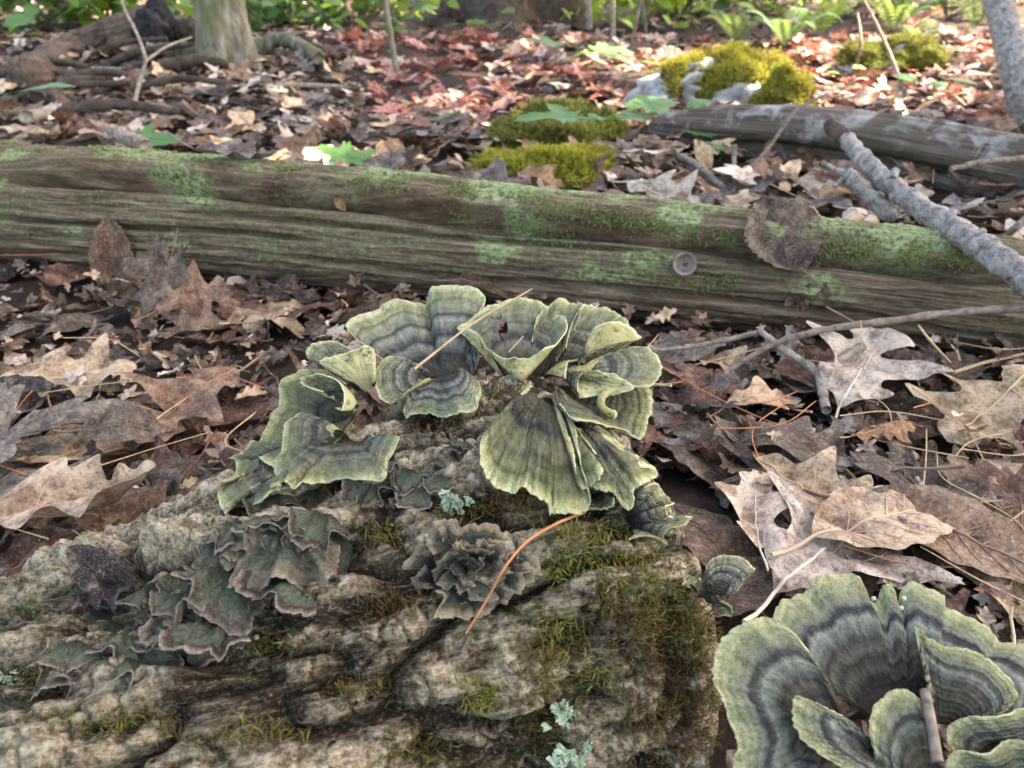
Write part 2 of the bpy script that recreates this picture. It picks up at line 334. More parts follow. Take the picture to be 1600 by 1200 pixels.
M = dict(soil=mat_soil(), bark=mat_bark(), logwood=mat_logwood(), grey=mat_greywood(), dark=mat_darkwood(), trunk=mat_trunk(), branch=mat_branch(),
         twig=mat_twig("brown_twig", (.07, .05, .04), (.26, .21, .17)), paletwig=mat_branch("pale_twig_bark", (.36, .33, .27), (.07, .055, .042), (.22, .185, .15)),
         needle=mat_twig("pine_needle", (.3, .2, .11), (.52, .38, .23)), rust=mat_twig("rust_needle", (.34, .13, .05), (.5, .22, .1)),
         leaf=mat_leaf(), litter=mat_leaf_stuff(), vein=mat_vein(), green=mat_green("green_leaf", (.05, .15, .045), (.1, .25, .08)), lime=mat_green("lime_leaf", (.16, .28, .03), (.3, .42, .06), .5),
         fern=mat_green("fern_leaf", (.07, .15, .04), (.15, .25, .07), .45), cap=mat_cap(), pore=mat_pore(), crust=mat_crust(), rock=mat_rock(), lichen=mat_lichen(),
         palemoss=mat_moss("pale_moss", (.06, .07, .025), (.34, .42, .16), (.2, .2, .08)), moss=mat_moss("green_moss", (.045, .05, .012), (.26, .31, .06), (.12, .07, .03)), mossy=mat_moss("yellow_moss", (.08, .08, .015), (.46, .46, .06), (.2, .13, .03)),
         mossbase=mat_mossbase("moss_mat", (.04, .042, .01), (.16, .17, .035)), darkgreen=mat_green("crown_leaf", (.05, .11, .03), (.1, .19, .05), .35),
         brownwood=mat_darkwood("brown_wood", (.025, .018, .014), (.15, .11, .085)), black=mat_darkwood("black_leaf", (.008, .008, .009), (.035, .035, .04)), white=mat_mossbase("white_fungus", (.6, .6, .56), (.85, .85, .8)))
# ------------------------------------------------------------------ ground
def gz(x, y):
    x = np.asarray(x, float); y = np.asarray(y, float)
    q = np.stack([x*1.7, y*1.7, np.zeros_like(x)], -1)
    z = .05*fbm(q*.8+3, 3)*smooth(.9, 2.0, y)*1.5 + .010*fbm(q*4+9, 2)
    z = z + .02*np.maximum(y-3.2, 0) + .012*np.maximum(y-9, 0)**1.2
    return z + .03*smooth(-.3, -1.0, x)*smooth(2.2, 3.2, y)
def G(px, py, up=0.0):
    """photo pixel -> the point of the ground it looks at"""
    v = np.array(ray(px, py)); t = np.concatenate([np.arange(.2, 2.6, .006), np.arange(2.6, 14, .03)])
    p = np.array((0, 0, CAM_H))+v*t[:, None]; k = np.where(p[:, 2] < gz(p[:, 0], p[:, 1])+up)[0]
    return p[k[0]] if len(k) else p[-1]
def make_ground():
    ys = np.concatenate([np.arange(-.6, 2.2, .02), np.arange(2.2, 6, .06), np.arange(6, 16, .3), np.arange(16, 90, 4)])
    xs = np.concatenate([-np.arange(60, 6, -3), -np.arange(6, 2, -.2), np.arange(-2, 2, .022), np.arange(2, 6, .2), np.arange(6, 61, 3)])
    X, Y = np.meshgrid(xs, ys, indexing='ij'); q = np.stack([X*30, Y*30, 0*X], -1)
    Z = gz(X, Y) + .006*fbm(q, 3)*(Y < 3) - .004
    o = ob("ground", mesh_np("ground", np.stack([X, Y, Z], -1).reshape(-1, 3), grid_faces(len(xs), len(ys)), mat=M['soil'])); tag(o, kind="structure")
make_ground()

# ------------------------------------------------------------------ logs
class Log:
    """a trunk along a curved axis: base shape + relief function(s, phi, arc, xyz) -> (height, attrs)"""
    def __init__(s, pts, rad, relief, end0=0.0, end1=0.0, up=(0, 0, 1)):
        n = 400; s.ax = spline(pts, n); s.rad = np.interp(np.linspace(0, 1, n), np.linspace(0, 1, len(rad)), rad)
        d = np.linalg.norm(np.diff(s.ax, axis=0), axis=1); s.s = np.concatenate([[0], np.cumsum(d)]); s.L = s.s[-1]
        s.relief, s.e0, s.e1 = relief, end0, end1
    def at(s, sl, phi):
        C = np.stack([np.interp(sl, s.s, s.ax[:, k]) for k in range(3)], -1); R = np.interp(sl, s.s, s.rad)
        T = np.stack([np.interp(sl+.01, s.s, s.ax[:, k])-np.interp(sl-.01, s.s, s.ax[:, k]) for k in range(3)], -1)
        T /= np.linalg.norm(T, axis=-1, keepdims=True)+1e-9
        side = np.stack([T[..., 1], -T[..., 0], 0*T[..., 0]], -1); side /= np.linalg.norm(side, axis=-1, keepdims=True)+1e-9   # towards -Y for a +X axis
        up = np.cross(T, side); up = np.where(up[..., 2:3] < 0, -up, up)
        nrm = side*np.cos(phi)[..., None] + up*np.sin(phi)[..., None]
        k = np.ones_like(sl)
        if s.e1: q = np.clip((sl-(s.L-s.e1))/s.e1, 0, 1); k = k*np.sqrt(np.maximum(1-q**2.4, 0))
        if s.e0: q = np.clip((s.e0-sl)/s.e0, 0, 1); k = k*np.sqrt(np.maximum(1-q**2.4, 0))
        base = C + nrm*(R*k)[..., None]
        h, attrs = s.relief(sl, phi, R, base); hh = h*(0.35+.65*k)
        return C + nrm*(R*k+hh*np.minimum(k*3, 1))[..., None], attrs
    def mesh(s, name, ns, nphi, mat, s0=0.0, s1=None, ph=(-math.pi, math.pi)):
        sl = np.linspace(s0, s1 if s1 else s.L, ns)
        k = int(nphi*.76); phi = np.concatenate([np.linspace(-.75, 2.45, k, endpoint=False), np.linspace(2.45, 2*math.pi-.75, nphi-k, endpoint=False)]); phi = np.where(phi > math.pi, phi-2*math.pi, phi)
        SL, PH = np.meshgrid(sl, phi, indexing='ij'); v, at = s.at(SL, PH)
        at = {k: (a.reshape(-1, 3) if a.ndim == 3 else a.ravel()) for k, a in at.items()}
        return mesh_np(name, v.reshape(-1, 3), grid_faces(ns, nphi, wrap_v=True), at, mat)
    def bvh(s, ns=260, nphi=150):
        sl = np.linspace(0, s.L, ns); phi = np.linspace(-math.pi, math.pi, nphi, endpoint=False)
        SL, PH = np.meshgrid(sl, phi, indexing='ij'); v, _ = s.at(SL, PH)
        return BVHTree.FromPolygons([tuple(x) for x in v.reshape(-1, 3)], grid_faces(ns, nphi, wrap_v=True).tolist())

def relief_bark(sl, phi, R, b):
    """long wandering ridges with narrow cracks, flaking in terraces, fibrous along the trunk"""
    arc = phi*R + .30*sl; z0 = 0*sl; q = np.stack([sl*9, arc*9, z0], -1)
    wa = arc + .011*perlin(q*.9+5) + .005*perlin(q*2.6+9); ws = sl + .02*perlin(q*1.2+31)
    r1 = fbm(np.stack([ws*9.5, wa*27, z0], -1), 3, .5); r2 = fbm(np.stack([ws*20, wa*70, z0+7], -1), 3, .5); r3 = fbm(np.stack([ws*34, wa*16, z0+15], -1), 3)
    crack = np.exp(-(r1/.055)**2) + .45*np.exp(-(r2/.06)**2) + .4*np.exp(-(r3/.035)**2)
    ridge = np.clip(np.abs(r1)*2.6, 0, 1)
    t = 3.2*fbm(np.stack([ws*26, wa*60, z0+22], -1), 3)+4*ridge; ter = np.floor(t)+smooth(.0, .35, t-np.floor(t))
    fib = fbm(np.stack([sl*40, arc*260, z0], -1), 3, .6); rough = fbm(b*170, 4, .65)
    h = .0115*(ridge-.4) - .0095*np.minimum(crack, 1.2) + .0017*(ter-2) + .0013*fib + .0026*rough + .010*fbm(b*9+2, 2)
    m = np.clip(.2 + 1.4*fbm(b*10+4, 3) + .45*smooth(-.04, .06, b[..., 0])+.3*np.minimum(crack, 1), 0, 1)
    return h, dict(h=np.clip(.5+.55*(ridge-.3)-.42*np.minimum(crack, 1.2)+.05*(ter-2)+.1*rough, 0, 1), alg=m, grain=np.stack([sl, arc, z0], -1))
ax1 = [(-.62, .12, -.19), (-.42, .18, -.125), (-.27, .235, -.075), (-.045, .335, -.004), (.1, .385, .028)]
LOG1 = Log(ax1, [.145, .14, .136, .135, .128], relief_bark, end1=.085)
BV1 = LOG1.bvh()
def hit1(px, py):
    """point, normal and lens depth where a photo pixel looks at the bark log"""
    loc, nrm, i, d = BV1.ray_cast(Vector((0, 0, CAM_H)), ray(px, py))
    return (None, None, None) if loc is None else (np.array(loc), np.array(nrm), d*ray(px, py).dot(Vector((0, CP, -SP))))
log1 = empty("bark_log", (-.1, .3, 0)); tag(log1, "grey brown log with thick ridged bark carrying the bracket fungi", "log")
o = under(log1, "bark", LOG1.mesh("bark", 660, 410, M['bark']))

# the long mossy log behind: slit along the middle, a slab above the slit
def relief_wood(sl, phi, R, b):
    arc = phi*R; gv = np.stack([sl, arc, 0*sl], -1)
    fib = fbm(np.stack([sl*7, arc*95, 0*sl], -1), 4, .6); big = fbm(np.stack([sl*2.2, arc*14, 0*sl+3], -1), 3)
    h = .0052*fib + .0075*big + .002*fbm(b*90, 3) + .004*np.minimum(fbm(np.stack([sl*3, arc*40, 0*sl+5], -1), 3), .12)
    def slit(c, w, depth, s0, s1, wob=.02):
        cc = c + wob*perlin(np.stack([sl*4, 0*sl+c*7, 0*sl], -1))/R*R
        d = (arc-cc)/w; win = smooth(s0, s0+.12, sl)*(1-smooth(s1-.1, s1, sl))
        return -depth*np.exp(-d*d)*win
    h = h + slit(.068-.02*smooth(.8, 1.5, sl), .0085, .026, .5, 1.75) + slit(.012, .0032, .016, .0, 1.0, .008) + slit(.034, .003, .012, .75, 1.4, .01) + slit(-.012, .004, .012, .9, 1.7, .012)
    cl = .066-.02*smooth(.8, 1.5, sl)+.012*perlin(np.stack([sl*5, 0*sl, 0*sl+2], -1)); h = h + .017*smooth(cl+.001, cl+.006, arc)*smooth(.45, .7, sl)*(1-smooth(1.75, 1.95, sl))*(1-smooth(cl+.02, cl+.08, arc))
    under_ = smooth(.006, -.055, arc+.012*big); gap = np.exp(-((arc-(.072-.02*smooth(.8, 1.5, sl)+.01*big))/.016)**2)*smooth(.3, .5, sl)*(1-smooth(1.5, 1.7, sl))
    red = np.clip(gap*1.1 + .9*smooth(1.0, 1.5, sl)*smooth(.03, -.03, arc)*smooth(-.2, .4, fib+.3) + .5*smooth(.3, .6, big), 0, 1)*smooth(-.3, .4, fib+.5*big+.15)
    alg = np.clip((1-.8*under_)*(.55+.7*fbm(b*7, 3)) * (1-.6*red), 0, 1)
    n = fbm(np.stack([b[..., 0]*6, b[..., 1]*6, b[..., 2]*14], -1)+7, 3)
    f1, f2, cid = worley2(sl/.085+.3*big, arc/.05, 21)
    spot = np.clip(smooth(.42, .12, f1+.3*fbm(b*60, 3))*(cid > .42)*smooth(-.02, .01, arc) + smooth(.05, .35, n)*smooth(.03, .07, arc)*smooth(.5, .9, sl), 0, 1)
    return h, dict(grain=gv, alg=alg, red=red, spot=spot)
ax2 = [(-1.15, 1.20, .075), (-.72, 1.055, .068), (-.2, .945, .06), (.3, .825, .048), (.62, .735, .036), (1.0, .63, .026)]
LOG2 = Log(ax2, [.088, .084, .075, .067, .06, .056], relief_wood)
log2 = empty("mossy_log", (0, .9, 0)); tag(log2, "long barkless rotten log with green algae and lengthwise cracks", "log")
under(log2, "trunk", LOG2.mesh("trunk", 950, 260, M['logwood']))
BV2 = LOG2.bvh(300, 90)

def relief_grey(sl, phi, R, b):
    arc = phi*R; fib = fbm(np.stack([sl*5, arc*60, 0*sl], -1), 4, .6); big = fbm(np.stack([sl*2.5, arc*9, 0*sl+8], -1), 3)
    h = .005*fib + .014*big - .03*np.exp(-((arc+.02)/.02)**2)*smooth(.1, .3, sl)*(1-smooth(.5, .8, sl))
    return h, dict(grain=np.stack([sl, arc, 0*sl], -1))
LOG3 = Log([(.31, 1.83, .035), (.45, 1.72, .045), (.66, 1.58, .05), (.95, 1.35, .035), (1.4, 1.0, .02)], [.03, .055, .066, .062, .06], relief_grey, end0=.06)
log3 = empty("grey_log", (.7, 1.55, 0)); tag(log3, "weathered grey barkless log lying behind the lichen covered branch", "log")
under(log3, "trunk", LOG3.mesh("trunk", 320, 110, M['grey']))
BV3 = LOG3.bvh(120, 60)
# ------------------------------------------------------------------ leaves (unit length, stalk end at the origin, growing along +Y)
def crumple(v, r, amt, curl, bend, fold):
    x, y = v[:, 0].copy(), v[:, 1]; q = np.stack([x*2.2, y*2.2, np.full_like(x, r.uniform(0, 90))], -1)
    z = amt*(fbm(q, 3)*1.5) + curl*(x*x)*(6 if np.abs(x).max() < .55 else 1.6)*(1+.8*perlin(q+31)) + bend*((y-.5)**2-.1)*1.1 + fold*np.abs(x)
    z = z + .5*curl*smooth(.28, .5, np.abs(x))*np.sin(y*9+r.uniform(0, 6))*.35
    z = z + amt*.9*np.abs(fbm(q*1.7+11, 2)) + .25*amt*fbm(q*5, 2)
    z = .12*np.tanh(z/.13); v[:, 2] = z; v[:, 0] *= 1-.25*min(abs(curl)+abs(fold)*.5, .8); return v
def oak_leaf(seed, rows=42, cols=9, amt=.05, curl=.1, bend=.1, fold=0.0, lobes=3.4, sharp=1.0, wide=.33):
    r = np.random.default_rng(seed); t = np.linspace(0, 1, rows); env = wide*np.sin(np.pi*np.clip(t, 0, 1)**.85)**.62*(.62+.5*np.sin(np.pi*t**1.5))
    bite = (r.uniform(.2, .95), r.uniform() < .5); ph = r.uniform(-.12, .12, 2); vv = np.linspace(-1, 1, cols); X = np.zeros((rows, cols)); Y = np.zeros((rows, cols))
    for j, v in enumerate(vv):
        lo = .5-.5*np.cos(2*np.pi*(lobes*t**.92+.16+ph[0 if v < 0 else 1])); lo = lo**sharp
        w = env*(.46+.6*lo)*(1+.22*fbm(np.stack([t*9, 0*t+(3 if v < 0 else 8), 0*t+seed], -1), 3))*(1-(.75*np.exp(-((t-bite[0])/.06)**2) if (v < 0) == bite[1] else 0))
        X[:, j] = v*w; Y[:, j] = t+abs(v)**1.4*w*.42*(1-t*.6)
    v = np.stack([X, Y, 0*X], -1).reshape(-1, 3); st = v.copy()
    v = crumple(v, r, amt, curl, bend, fold); mid = v.reshape(rows, cols, 3)[:, cols//2]
    veins = []; V = v.reshape(rows, cols, 3)
    for side in (0, 1):
        for k in range(1, int(lobes)+1):
            i0 = int(rows*((k-.62+.34-.16-ph[side])/lobes)**(1/.92)*.9); i1 = min(i0+rows//10+2, rows-2); i0 = max(min(i0-1, rows-4), 2)
            c = cols//2; seq = range(0, c) if side == 0 else range(0, c)
            pth = [V[int(i0+(i1-i0)*q/c), c-q if side == 0 else c+q] for q in range(0, c)]
            veins.append(np.array(pth))
    return v, grid_faces(rows, cols), mid, veins
def oval_leaf(seed, rows=26, cols=9, amt=.04, curl=.1, bend=.1, fold=.0, wide=.3):
    r = np.random.default_rng(seed); t = np.linspace(0, 1, rows); w = wide*np.sin(np.pi*t**.85)**.8*(1+.05*np.sin(t*120)); vv = np.linspace(-1, 1, cols)
    X = w[:, None]*vv; Y = t[:, None]+.14*np.abs(vv)[None]*w[:, None]; v = crumple(np.stack([X, Y, 0*X], -1).reshape(-1, 3), r, amt, curl, bend, fold)
    V = v.reshape(rows, cols, 3); c = cols//2; veins = []
    for i in range(3, rows-6, 3):
        for s in (-1, 1): veins.append(np.array([V[min(i+q//1, rows-1), c+s*q] for q in range(c)]))
    return v, grid_faces(rows, cols), V[:, c], veins
MAPLE = [(0, .12), (14, .40), (24, .34), (40, .62), (52, .50), (60, .86), (70, .55), (78, .42), (84, .60), (94, .72), (103, .62)]
def maple_leaf(seed, rings=7, seg=76, amt=.05, curl=.1, bend=.1, fold=0.0):
    r = np.random.default_rng(seed)
    a = np.array([0, 10, 22, 30, 38, 48, 56, 66, 74, 82, 90.]); R = np.array([.10, .36, .50, .34, .42, .74, .70, .40, .50, .82, 1.0])
    th = np.linspace(-90, 270, seg, endpoint=False); al = np.where(th > 90, 180-th, th)                     # symmetric about the +Y axis
    al2 = (al+90)/2; rad = np.interp(al2, a, R)*(1+.07*np.sin(al*.9+seed))*(1+.07*r.normal(size=seg))*(1-.5*np.exp(-((th-r.uniform(-60, 240))/9)**2)); k = np.linspace(0, 1, rings+1)[1:]
    c = np.deg2rad(th); v = [np.array([[0, .2, 0]])]
    for q in k: v.append(np.stack([.72*rad*q*np.cos(c), .2+.8*rad*q*np.sin(c), 0*c], -1))
    v = crumple(np.concatenate(v), r, amt, curl, bend, fold); f4 = grid_faces(rings, seg, wrap_v=True, off=1); j = np.arange(seg)
    veins = []
    for d in (90, 38, 142, -22, 202):
        i = int(round((d+90)/360*seg)) % seg; veins.append(np.array([v[0]]+[v[1+q*seg+i] for q in range(rings-1)]))
    mid = np.vstack([v[:1]+np.array([[0, -.2, .0]]), v[:1]]) ; return v, [f4, np.stack([0*j, 1+j, 1+(j+1) % seg], 1)], mid, veins[:]
def vein_mesh(name, mid, veins, stalk=.28, rad=.009, r=None):
    A = Acc(); d = mid[0]-mid[1]; d = d/(np.linalg.norm(d)+1e-9); st = np.array([mid[0]+d*stalk*q+np.array((.03*math.sin(q*2), 0, .05*q*q)) for q in (1, .66, .33)])
    path = np.vstack([st, mid[:-1] if len(mid) > 3 else mid]) + np.array((0, 0, .003)); A.add(*tube(path, np.linspace(rad*1.25, rad*.45, len(path)), 5))
    for p in veins:
        if len(p) > 1: A.add(*tube(p+np.array((0, 0, .002)), np.linspace(rad*.5, rad*.22, len(p)), 4))
    return A.mesh(name, M['vein'])
KINDS = {}
def add_kind(key, res, green=None):
    v, f, mid, veins = res; me = mesh_np("leaf_blade", v, f, mat=M['leaf'] if not green else M[green]); vm = vein_mesh("vein_network", mid, veins)
    if green: vm.materials.clear(); vm.materials.append(M[green])
    KINDS[key] = (me, vm)
rl = np.random.default_rng(3)
for k in range(9):
    add_kind(('oak', k), oak_leaf(100+k, amt=rl.uniform(.08, .2), curl=rl.uniform(-.25, .55), bend=rl.uniform(-.45, .5), fold=rl.uniform(-.15, .35), lobes=rl.choice([2.6, 3.4, 3.4, 4.3]), sharp=rl.uniform(.8, 1.7), wide=rl.uniform(.3, .42)))
for k in range(7):
    add_kind(('maple', k), maple_leaf(200+k, amt=rl.uniform(.08, .2), curl=rl.uniform(-.3, .6), bend=rl.uniform(-.4, .4), fold=rl.uniform(-.2, .3)))
for k in range(6):
    add_kind(('oval', k), oval_leaf(300+k, amt=rl.uniform(.07, .16), curl=rl.uniform(-.3, .6), bend=rl.uniform(-.4, .4), fold=rl.uniform(-.2, .3), wide=rl.uniform(.24, .36)))
add_kind(('roll', 0), oak_leaf(401, amt=.1, curl=1.2, bend=.5, fold=.5)); add_kind(('roll', 1), oval_leaf(402, amt=.1, curl=1.5, bend=.3, fold=.6)); add_kind(('roll', 2), oak_leaf(403, amt=.12, curl=-1.0, bend=-.5, fold=-.3))
add_kind(('round', 0), oval_leaf(431, 34, 17, amt=.24, curl=.15, bend=.3, fold=.12, wide=.5)); add_kind(('flatoak', 0), oak_leaf(411, amt=.10, curl=.06, bend=.12, fold=.06, lobes=3.4, sharp=1.5, wide=.42)); add_kind(('flatoak', 1), oak_leaf(412, amt=.12, curl=.05, bend=-.15, fold=.1, lobes=2.7, sharp=1.3, wide=.5))
for k in range(4): add_kind(('green', k), maple_leaf(500+k, amt=.03, curl=rl.uniform(-.25, .1), bend=rl.uniform(-.3, .1), fold=rl.uniform(-.1, .15)), 'green')
for k in range(2): add_kind(('lime', k), oval_leaf(520+k, amt=.02, curl=.05, bend=-.2, fold=.15), 'lime')
for k in range(2): add_kind(('greenoval', k), oval_leaf(530+k, amt=.03, curl=-.1, bend=-.3, fold=.1), 'green')

TINT = {'pale tan': (.5, .375, .24), 'mid brown': (.22, .135, .085), 'reddish brown': (.14, .062, .042), 'dark purple brown': (.05, .032, .028), 'grey': (.17, .148, .135), 'orange tan': (.36, .20, .095),
        'pale beige grey': (.58, .49, .4), 'chestnut brown': (.105, .056, .035), 'black': (.02, .02, .022), 'dusky brown': (.13, .092, .07)}
def leaf(kind, var, tint, pos, size, rz, tilt=(0, 0), label=None, group=None, jit=.12, name="fallen_leaf", cat="leaf"):
    me, vm = KINDS[(kind, var)]; o = ob(name, me); v = ob("vein_network", vm, o)
    R = Matrix.Rotation(tilt[0], 4, 'X') @ Matrix.Rotation(tilt[1], 4, 'Y') @ Matrix.Rotation(rz, 4, 'Z')
    o.rotation_euler = R.to_euler(); c = R @ Vector((0, .5*size, 0)); o.location = Vector(pos)-c; o.scale = (size,)*3
    b = TINT.get(tint, (.2, .2, .2)); g = random.uniform(1-jit, 1+jit*1.3); o.color = v.color = (b[0]*g*random.uniform(.95, 1.05), b[1]*g, b[2]*g*random.uniform(.93, 1.05), 1)
    tag(o, label, cat, group); return o
def near_log(x, y, m=.0):
    def d(ax, R):
        a = np.asarray(ax)[:, :2]; best = 9
        for p, q in zip(a[:-1], a[1:]):
            w = q-p; t = np.clip(np.dot((x, y)-p, w)/np.dot(w, w), 0, 1); best = min(best, np.hypot(*(np.array((x, y))-p-w*t)))
        return best < R
    return d(ax1, .125+m) or d(ax2, .062+m)

# leaves that can be told apart by their place and look
HERO = [  # px, py, kind, variant, tint, size, turn, tilt, lift, label
    (95, 588, 'flatoak', 0, 'pale tan', .125, -1.35, (.12, 0), .03, "pale tan oak leaf with pointed lobes lying open beside a black oval leaf"),
    (22, 612, 'oval', 1, 'black', .06, -1.2, (.1, .1), .042, "blackened oval leaf overlapping the pale tan pointed oak leaf"),
    (62, 672, 'maple', 1, 'grey', .125, -1.1, (.25, 0), .032, "broad smooth grey brown maple leaf below the black oval leaf"),
    (190, 668, 'oval', 2, 'dusky brown', .062, -1.5, (.45, .1), .04, "small dusky oval leaf with a toothed edge above a dark hollow"),
    (300, 618, 'flatoak', 1, 'mid brown', .105, 2.6, (.2, .1), .03, "broad mottled brown leaf with its stalk pointing at the fungus cluster"),
    (262, 750, 'maple', 3, 'dusky brown', .085, .5, (.1, .2), .02, "dusky maple leaf standing in a hollow beneath the mottled brown leaf"),
    (90, 795, 'roll', 0, 'pale tan', .14, -1.35, (.15, -.3), .035, "long tan oak leaf curled into a tunnel beside the bark log"),
    (235, 822, 'oak', 2, 'mid brown', .11, -1.75, (.1, -.1), .03, "brown oak leaf with a hooked lobe touching the bark log"),
    (60, 880, 'oval', 3, 'reddish brown', .10, -.7, (.1, .2), .02, "smooth reddish brown leaf tucked under the curled tan leaf by the bark log"),
    (60, 750, 'maple', 0, 'grey', .10, -1.6, (.2, 0), .022, "slate grey leaf lying flat under the broad maple leaf"),
    (1350, 572, 'flatoak', 1, 'pale beige grey', .115, -.65, (.5, -.1), .035, "pale beige oak leaf propped against the fork of a grey stick"),
    (1552, 632, 'flatoak', 0, 'pale tan', .13, 2.2, (.3, -.2), .035, "large pale tan oak leaf with a deep notch standing over dark soil"),
    (1385, 668, 'roll', 2, 'orange tan', .055, -1.3, (.1, 0), .035, "small curled orange tan leaf scrap bright against dark leaves"),
    (1290, 790, 'oak', 3, 'pale tan', .12, .6, (.2, .1), .03, "tan oak leaf with torn lobes in the middle of overlapping leaves"),
    (1180, 800, 'oak', 6, 'pale beige grey', .075, -.2, (.25, .1), .035, "pale blotched leaf with ragged lobes beside the torn tan oak leaf"),
    (1385, 815, 'oval', 4, 'pale tan', .115, -1.25, (.15, .1), .035, "long tan leaf curved like a boat over the torn oak leaf"),
    (1300, 855, 'flatoak', 1, 'pale beige grey', .12, -.9, (.1, .1), .03, "bone coloured oak leaf lying just above the large zoned fungus"),
    (1490, 850, 'oval', 0, 'mid brown', .125, -2.2, (.3, .1), .025, "big rough brown leaf arched above the large zoned fungus"),
    (1060, 655, 'oval', 5, 'grey', .065, .9, (.35, .2), .02, "smooth slate grey leaf under the outer lobes of the fungus cluster"),
    (1180, 725, 'maple', 4, 'dark purple brown', .085, .4, (.2, .2), .022, "dark wet maple leaf between the grey leaf and the torn oak leaf"),
    (1250, 705, 'oak', 4, 'dusky brown', .1, -1.9, (.1, .1), .018, "dusky oak leaf pressed flat under rust coloured needles"),
    (1420, 735, 'maple', 2, 'dark purple brown', .10, -.3, (.1, .2), .02, "dark purple brown leaf carrying a tiny white cluster"),
    (1190, 625, 'oak', 1, 'pale tan', .07, -1.3, (.2, .2), .02, "short pale tan leaf scrap under a dark curled leaf"),
    (1075, 590, 'maple', 5, 'reddish brown', .085, .8, (.3, .1), .02, "reddish brown maple leaf in front of the thin lichened stick"),
    (1150, 930, 'oval', 0, 'dusky brown', .085, -1.2, (.1, -.2), .012, "dusky leaf lying beside the lone upright green bracket"),
    (1110, 850, 'oval', 2, 'chestnut brown', .09, .4, (.2, .3), .02, "chestnut leaf shaded at the broken end of the bark log"),
    (1580, 905, 'oak', 8, 'pale tan', .09, -.6, (.2, .2), .02, "tan leaf edge lit above the rim of the large zoned fungus"),
]
def place_hero():
    for px, py, kind, var, tint, size, rz, tilt, lift, label in HERO:
        p = G(px, py, lift+.006); leaf(kind, var, tint, p, size, rz, (tilt[0]*.6, tilt[1]*.6), label)
place_hero()
def hit_b(bv, px, py):
    loc, nrm, i, d = bv.ray_cast(Vector((0, 0, CAM_H)), ray(px, py)); return loc, nrm
# leaves resting on the logs
l, n = hit_b(BV2, 1213, 412); leaf('round', 0, 'dusky brown', l+n*.03, .092, .4, (.85, .1), "rounded grey brown leaf stuck upright in the crack of the mossy log")
l, n = hit_b(BV2, 1262, 405); leaf('maple', 3, 'chestnut brown', l+n*.02, .06, -.3, (1.1, -.3), "crumpled chestnut leaf behind the rounded leaf on the mossy log")
for (px, py, kd, va, ti, sz, rz, tl, lab) in [(178, 405, 'roll', 1, 'chestnut brown', .105, .1, (1.05, .2), "dark curled leaf standing upright against the mossy log"), (205, 425, 'oak', 5, 'pale tan', .085, -.4, (1.15, .4), "frayed tan leaf leaning on the dark curled leaf at the mossy log"),
        (242, 455, 'maple', 6, 'dusky brown', .1, 2.8, (.8, -.2), "greyish maple leaf leaning on the foot of the mossy log"), (300, 470, 'flatoak', 1, 'mid brown', .085, -1.2, (.7, .1), "brown leaf with a round bite leaning on the mossy log")]:
    p = G(px, py, .03); l, n = hit_b(BV2, px, py); p = np.array(l)-np.array(ray(px, py))*.03 if l else p; leaf(kd, va, ti, p, sz, rz, tl, lab)
l, n = hit_b(BV2, 533, 314); leaf('oval', 2, 'orange tan', l+n*.003, .022, .5, (1.1, 0), "tiny yellowish leaf flake stuck to the front of the mossy log")
l, n = hit_b(BV2, 362, 266); leaf('roll', 0, 'grey', Vector(l)+Vector((0, .02, .0))+Vector((0, 0, .012)), .10, -1.5, (.2, .1), "rolled silvery grey leaf perched on top of the mossy log")
p = G(1035, 305, .04); leaf('flatoak', 0, 'pale beige grey', p, .13, -2.2, (.55, -.25), "large pale oak leaf leaning on the far edge of the mossy log")
p = G(1100, 330, .03); leaf('oak', 0, 'dusky brown', p, .13, -1.7, (.3, .1), "brown oak leaf with dark holes next to the large pale oak leaf")
p = G(1350, 362, .04); leaf('roll', 0, 'pale tan', p, .12, -1.4, (.1, .1), "tan leaf rolled lengthwise behind the mossy log under the lichened branch")
p = G(1270, 375, .03); leaf('oval', 3, 'dusky brown', p, .14, -1.7, (.2, .1), "broad dusky leaf lying behind the rounded leaf of the mossy log")
p = G(1590, 385, .02); leaf('oval', 1, 'pale tan', p, .07, -.5, (.3, .1), "pale leaf at the far side of the mossy log below a thin stick")
p = G(1098, 240, .05); leaf('oval', 4, 'pale tan', p, .06, .6, (1.2, .3), "small tan leaf standing upright before the grey log")

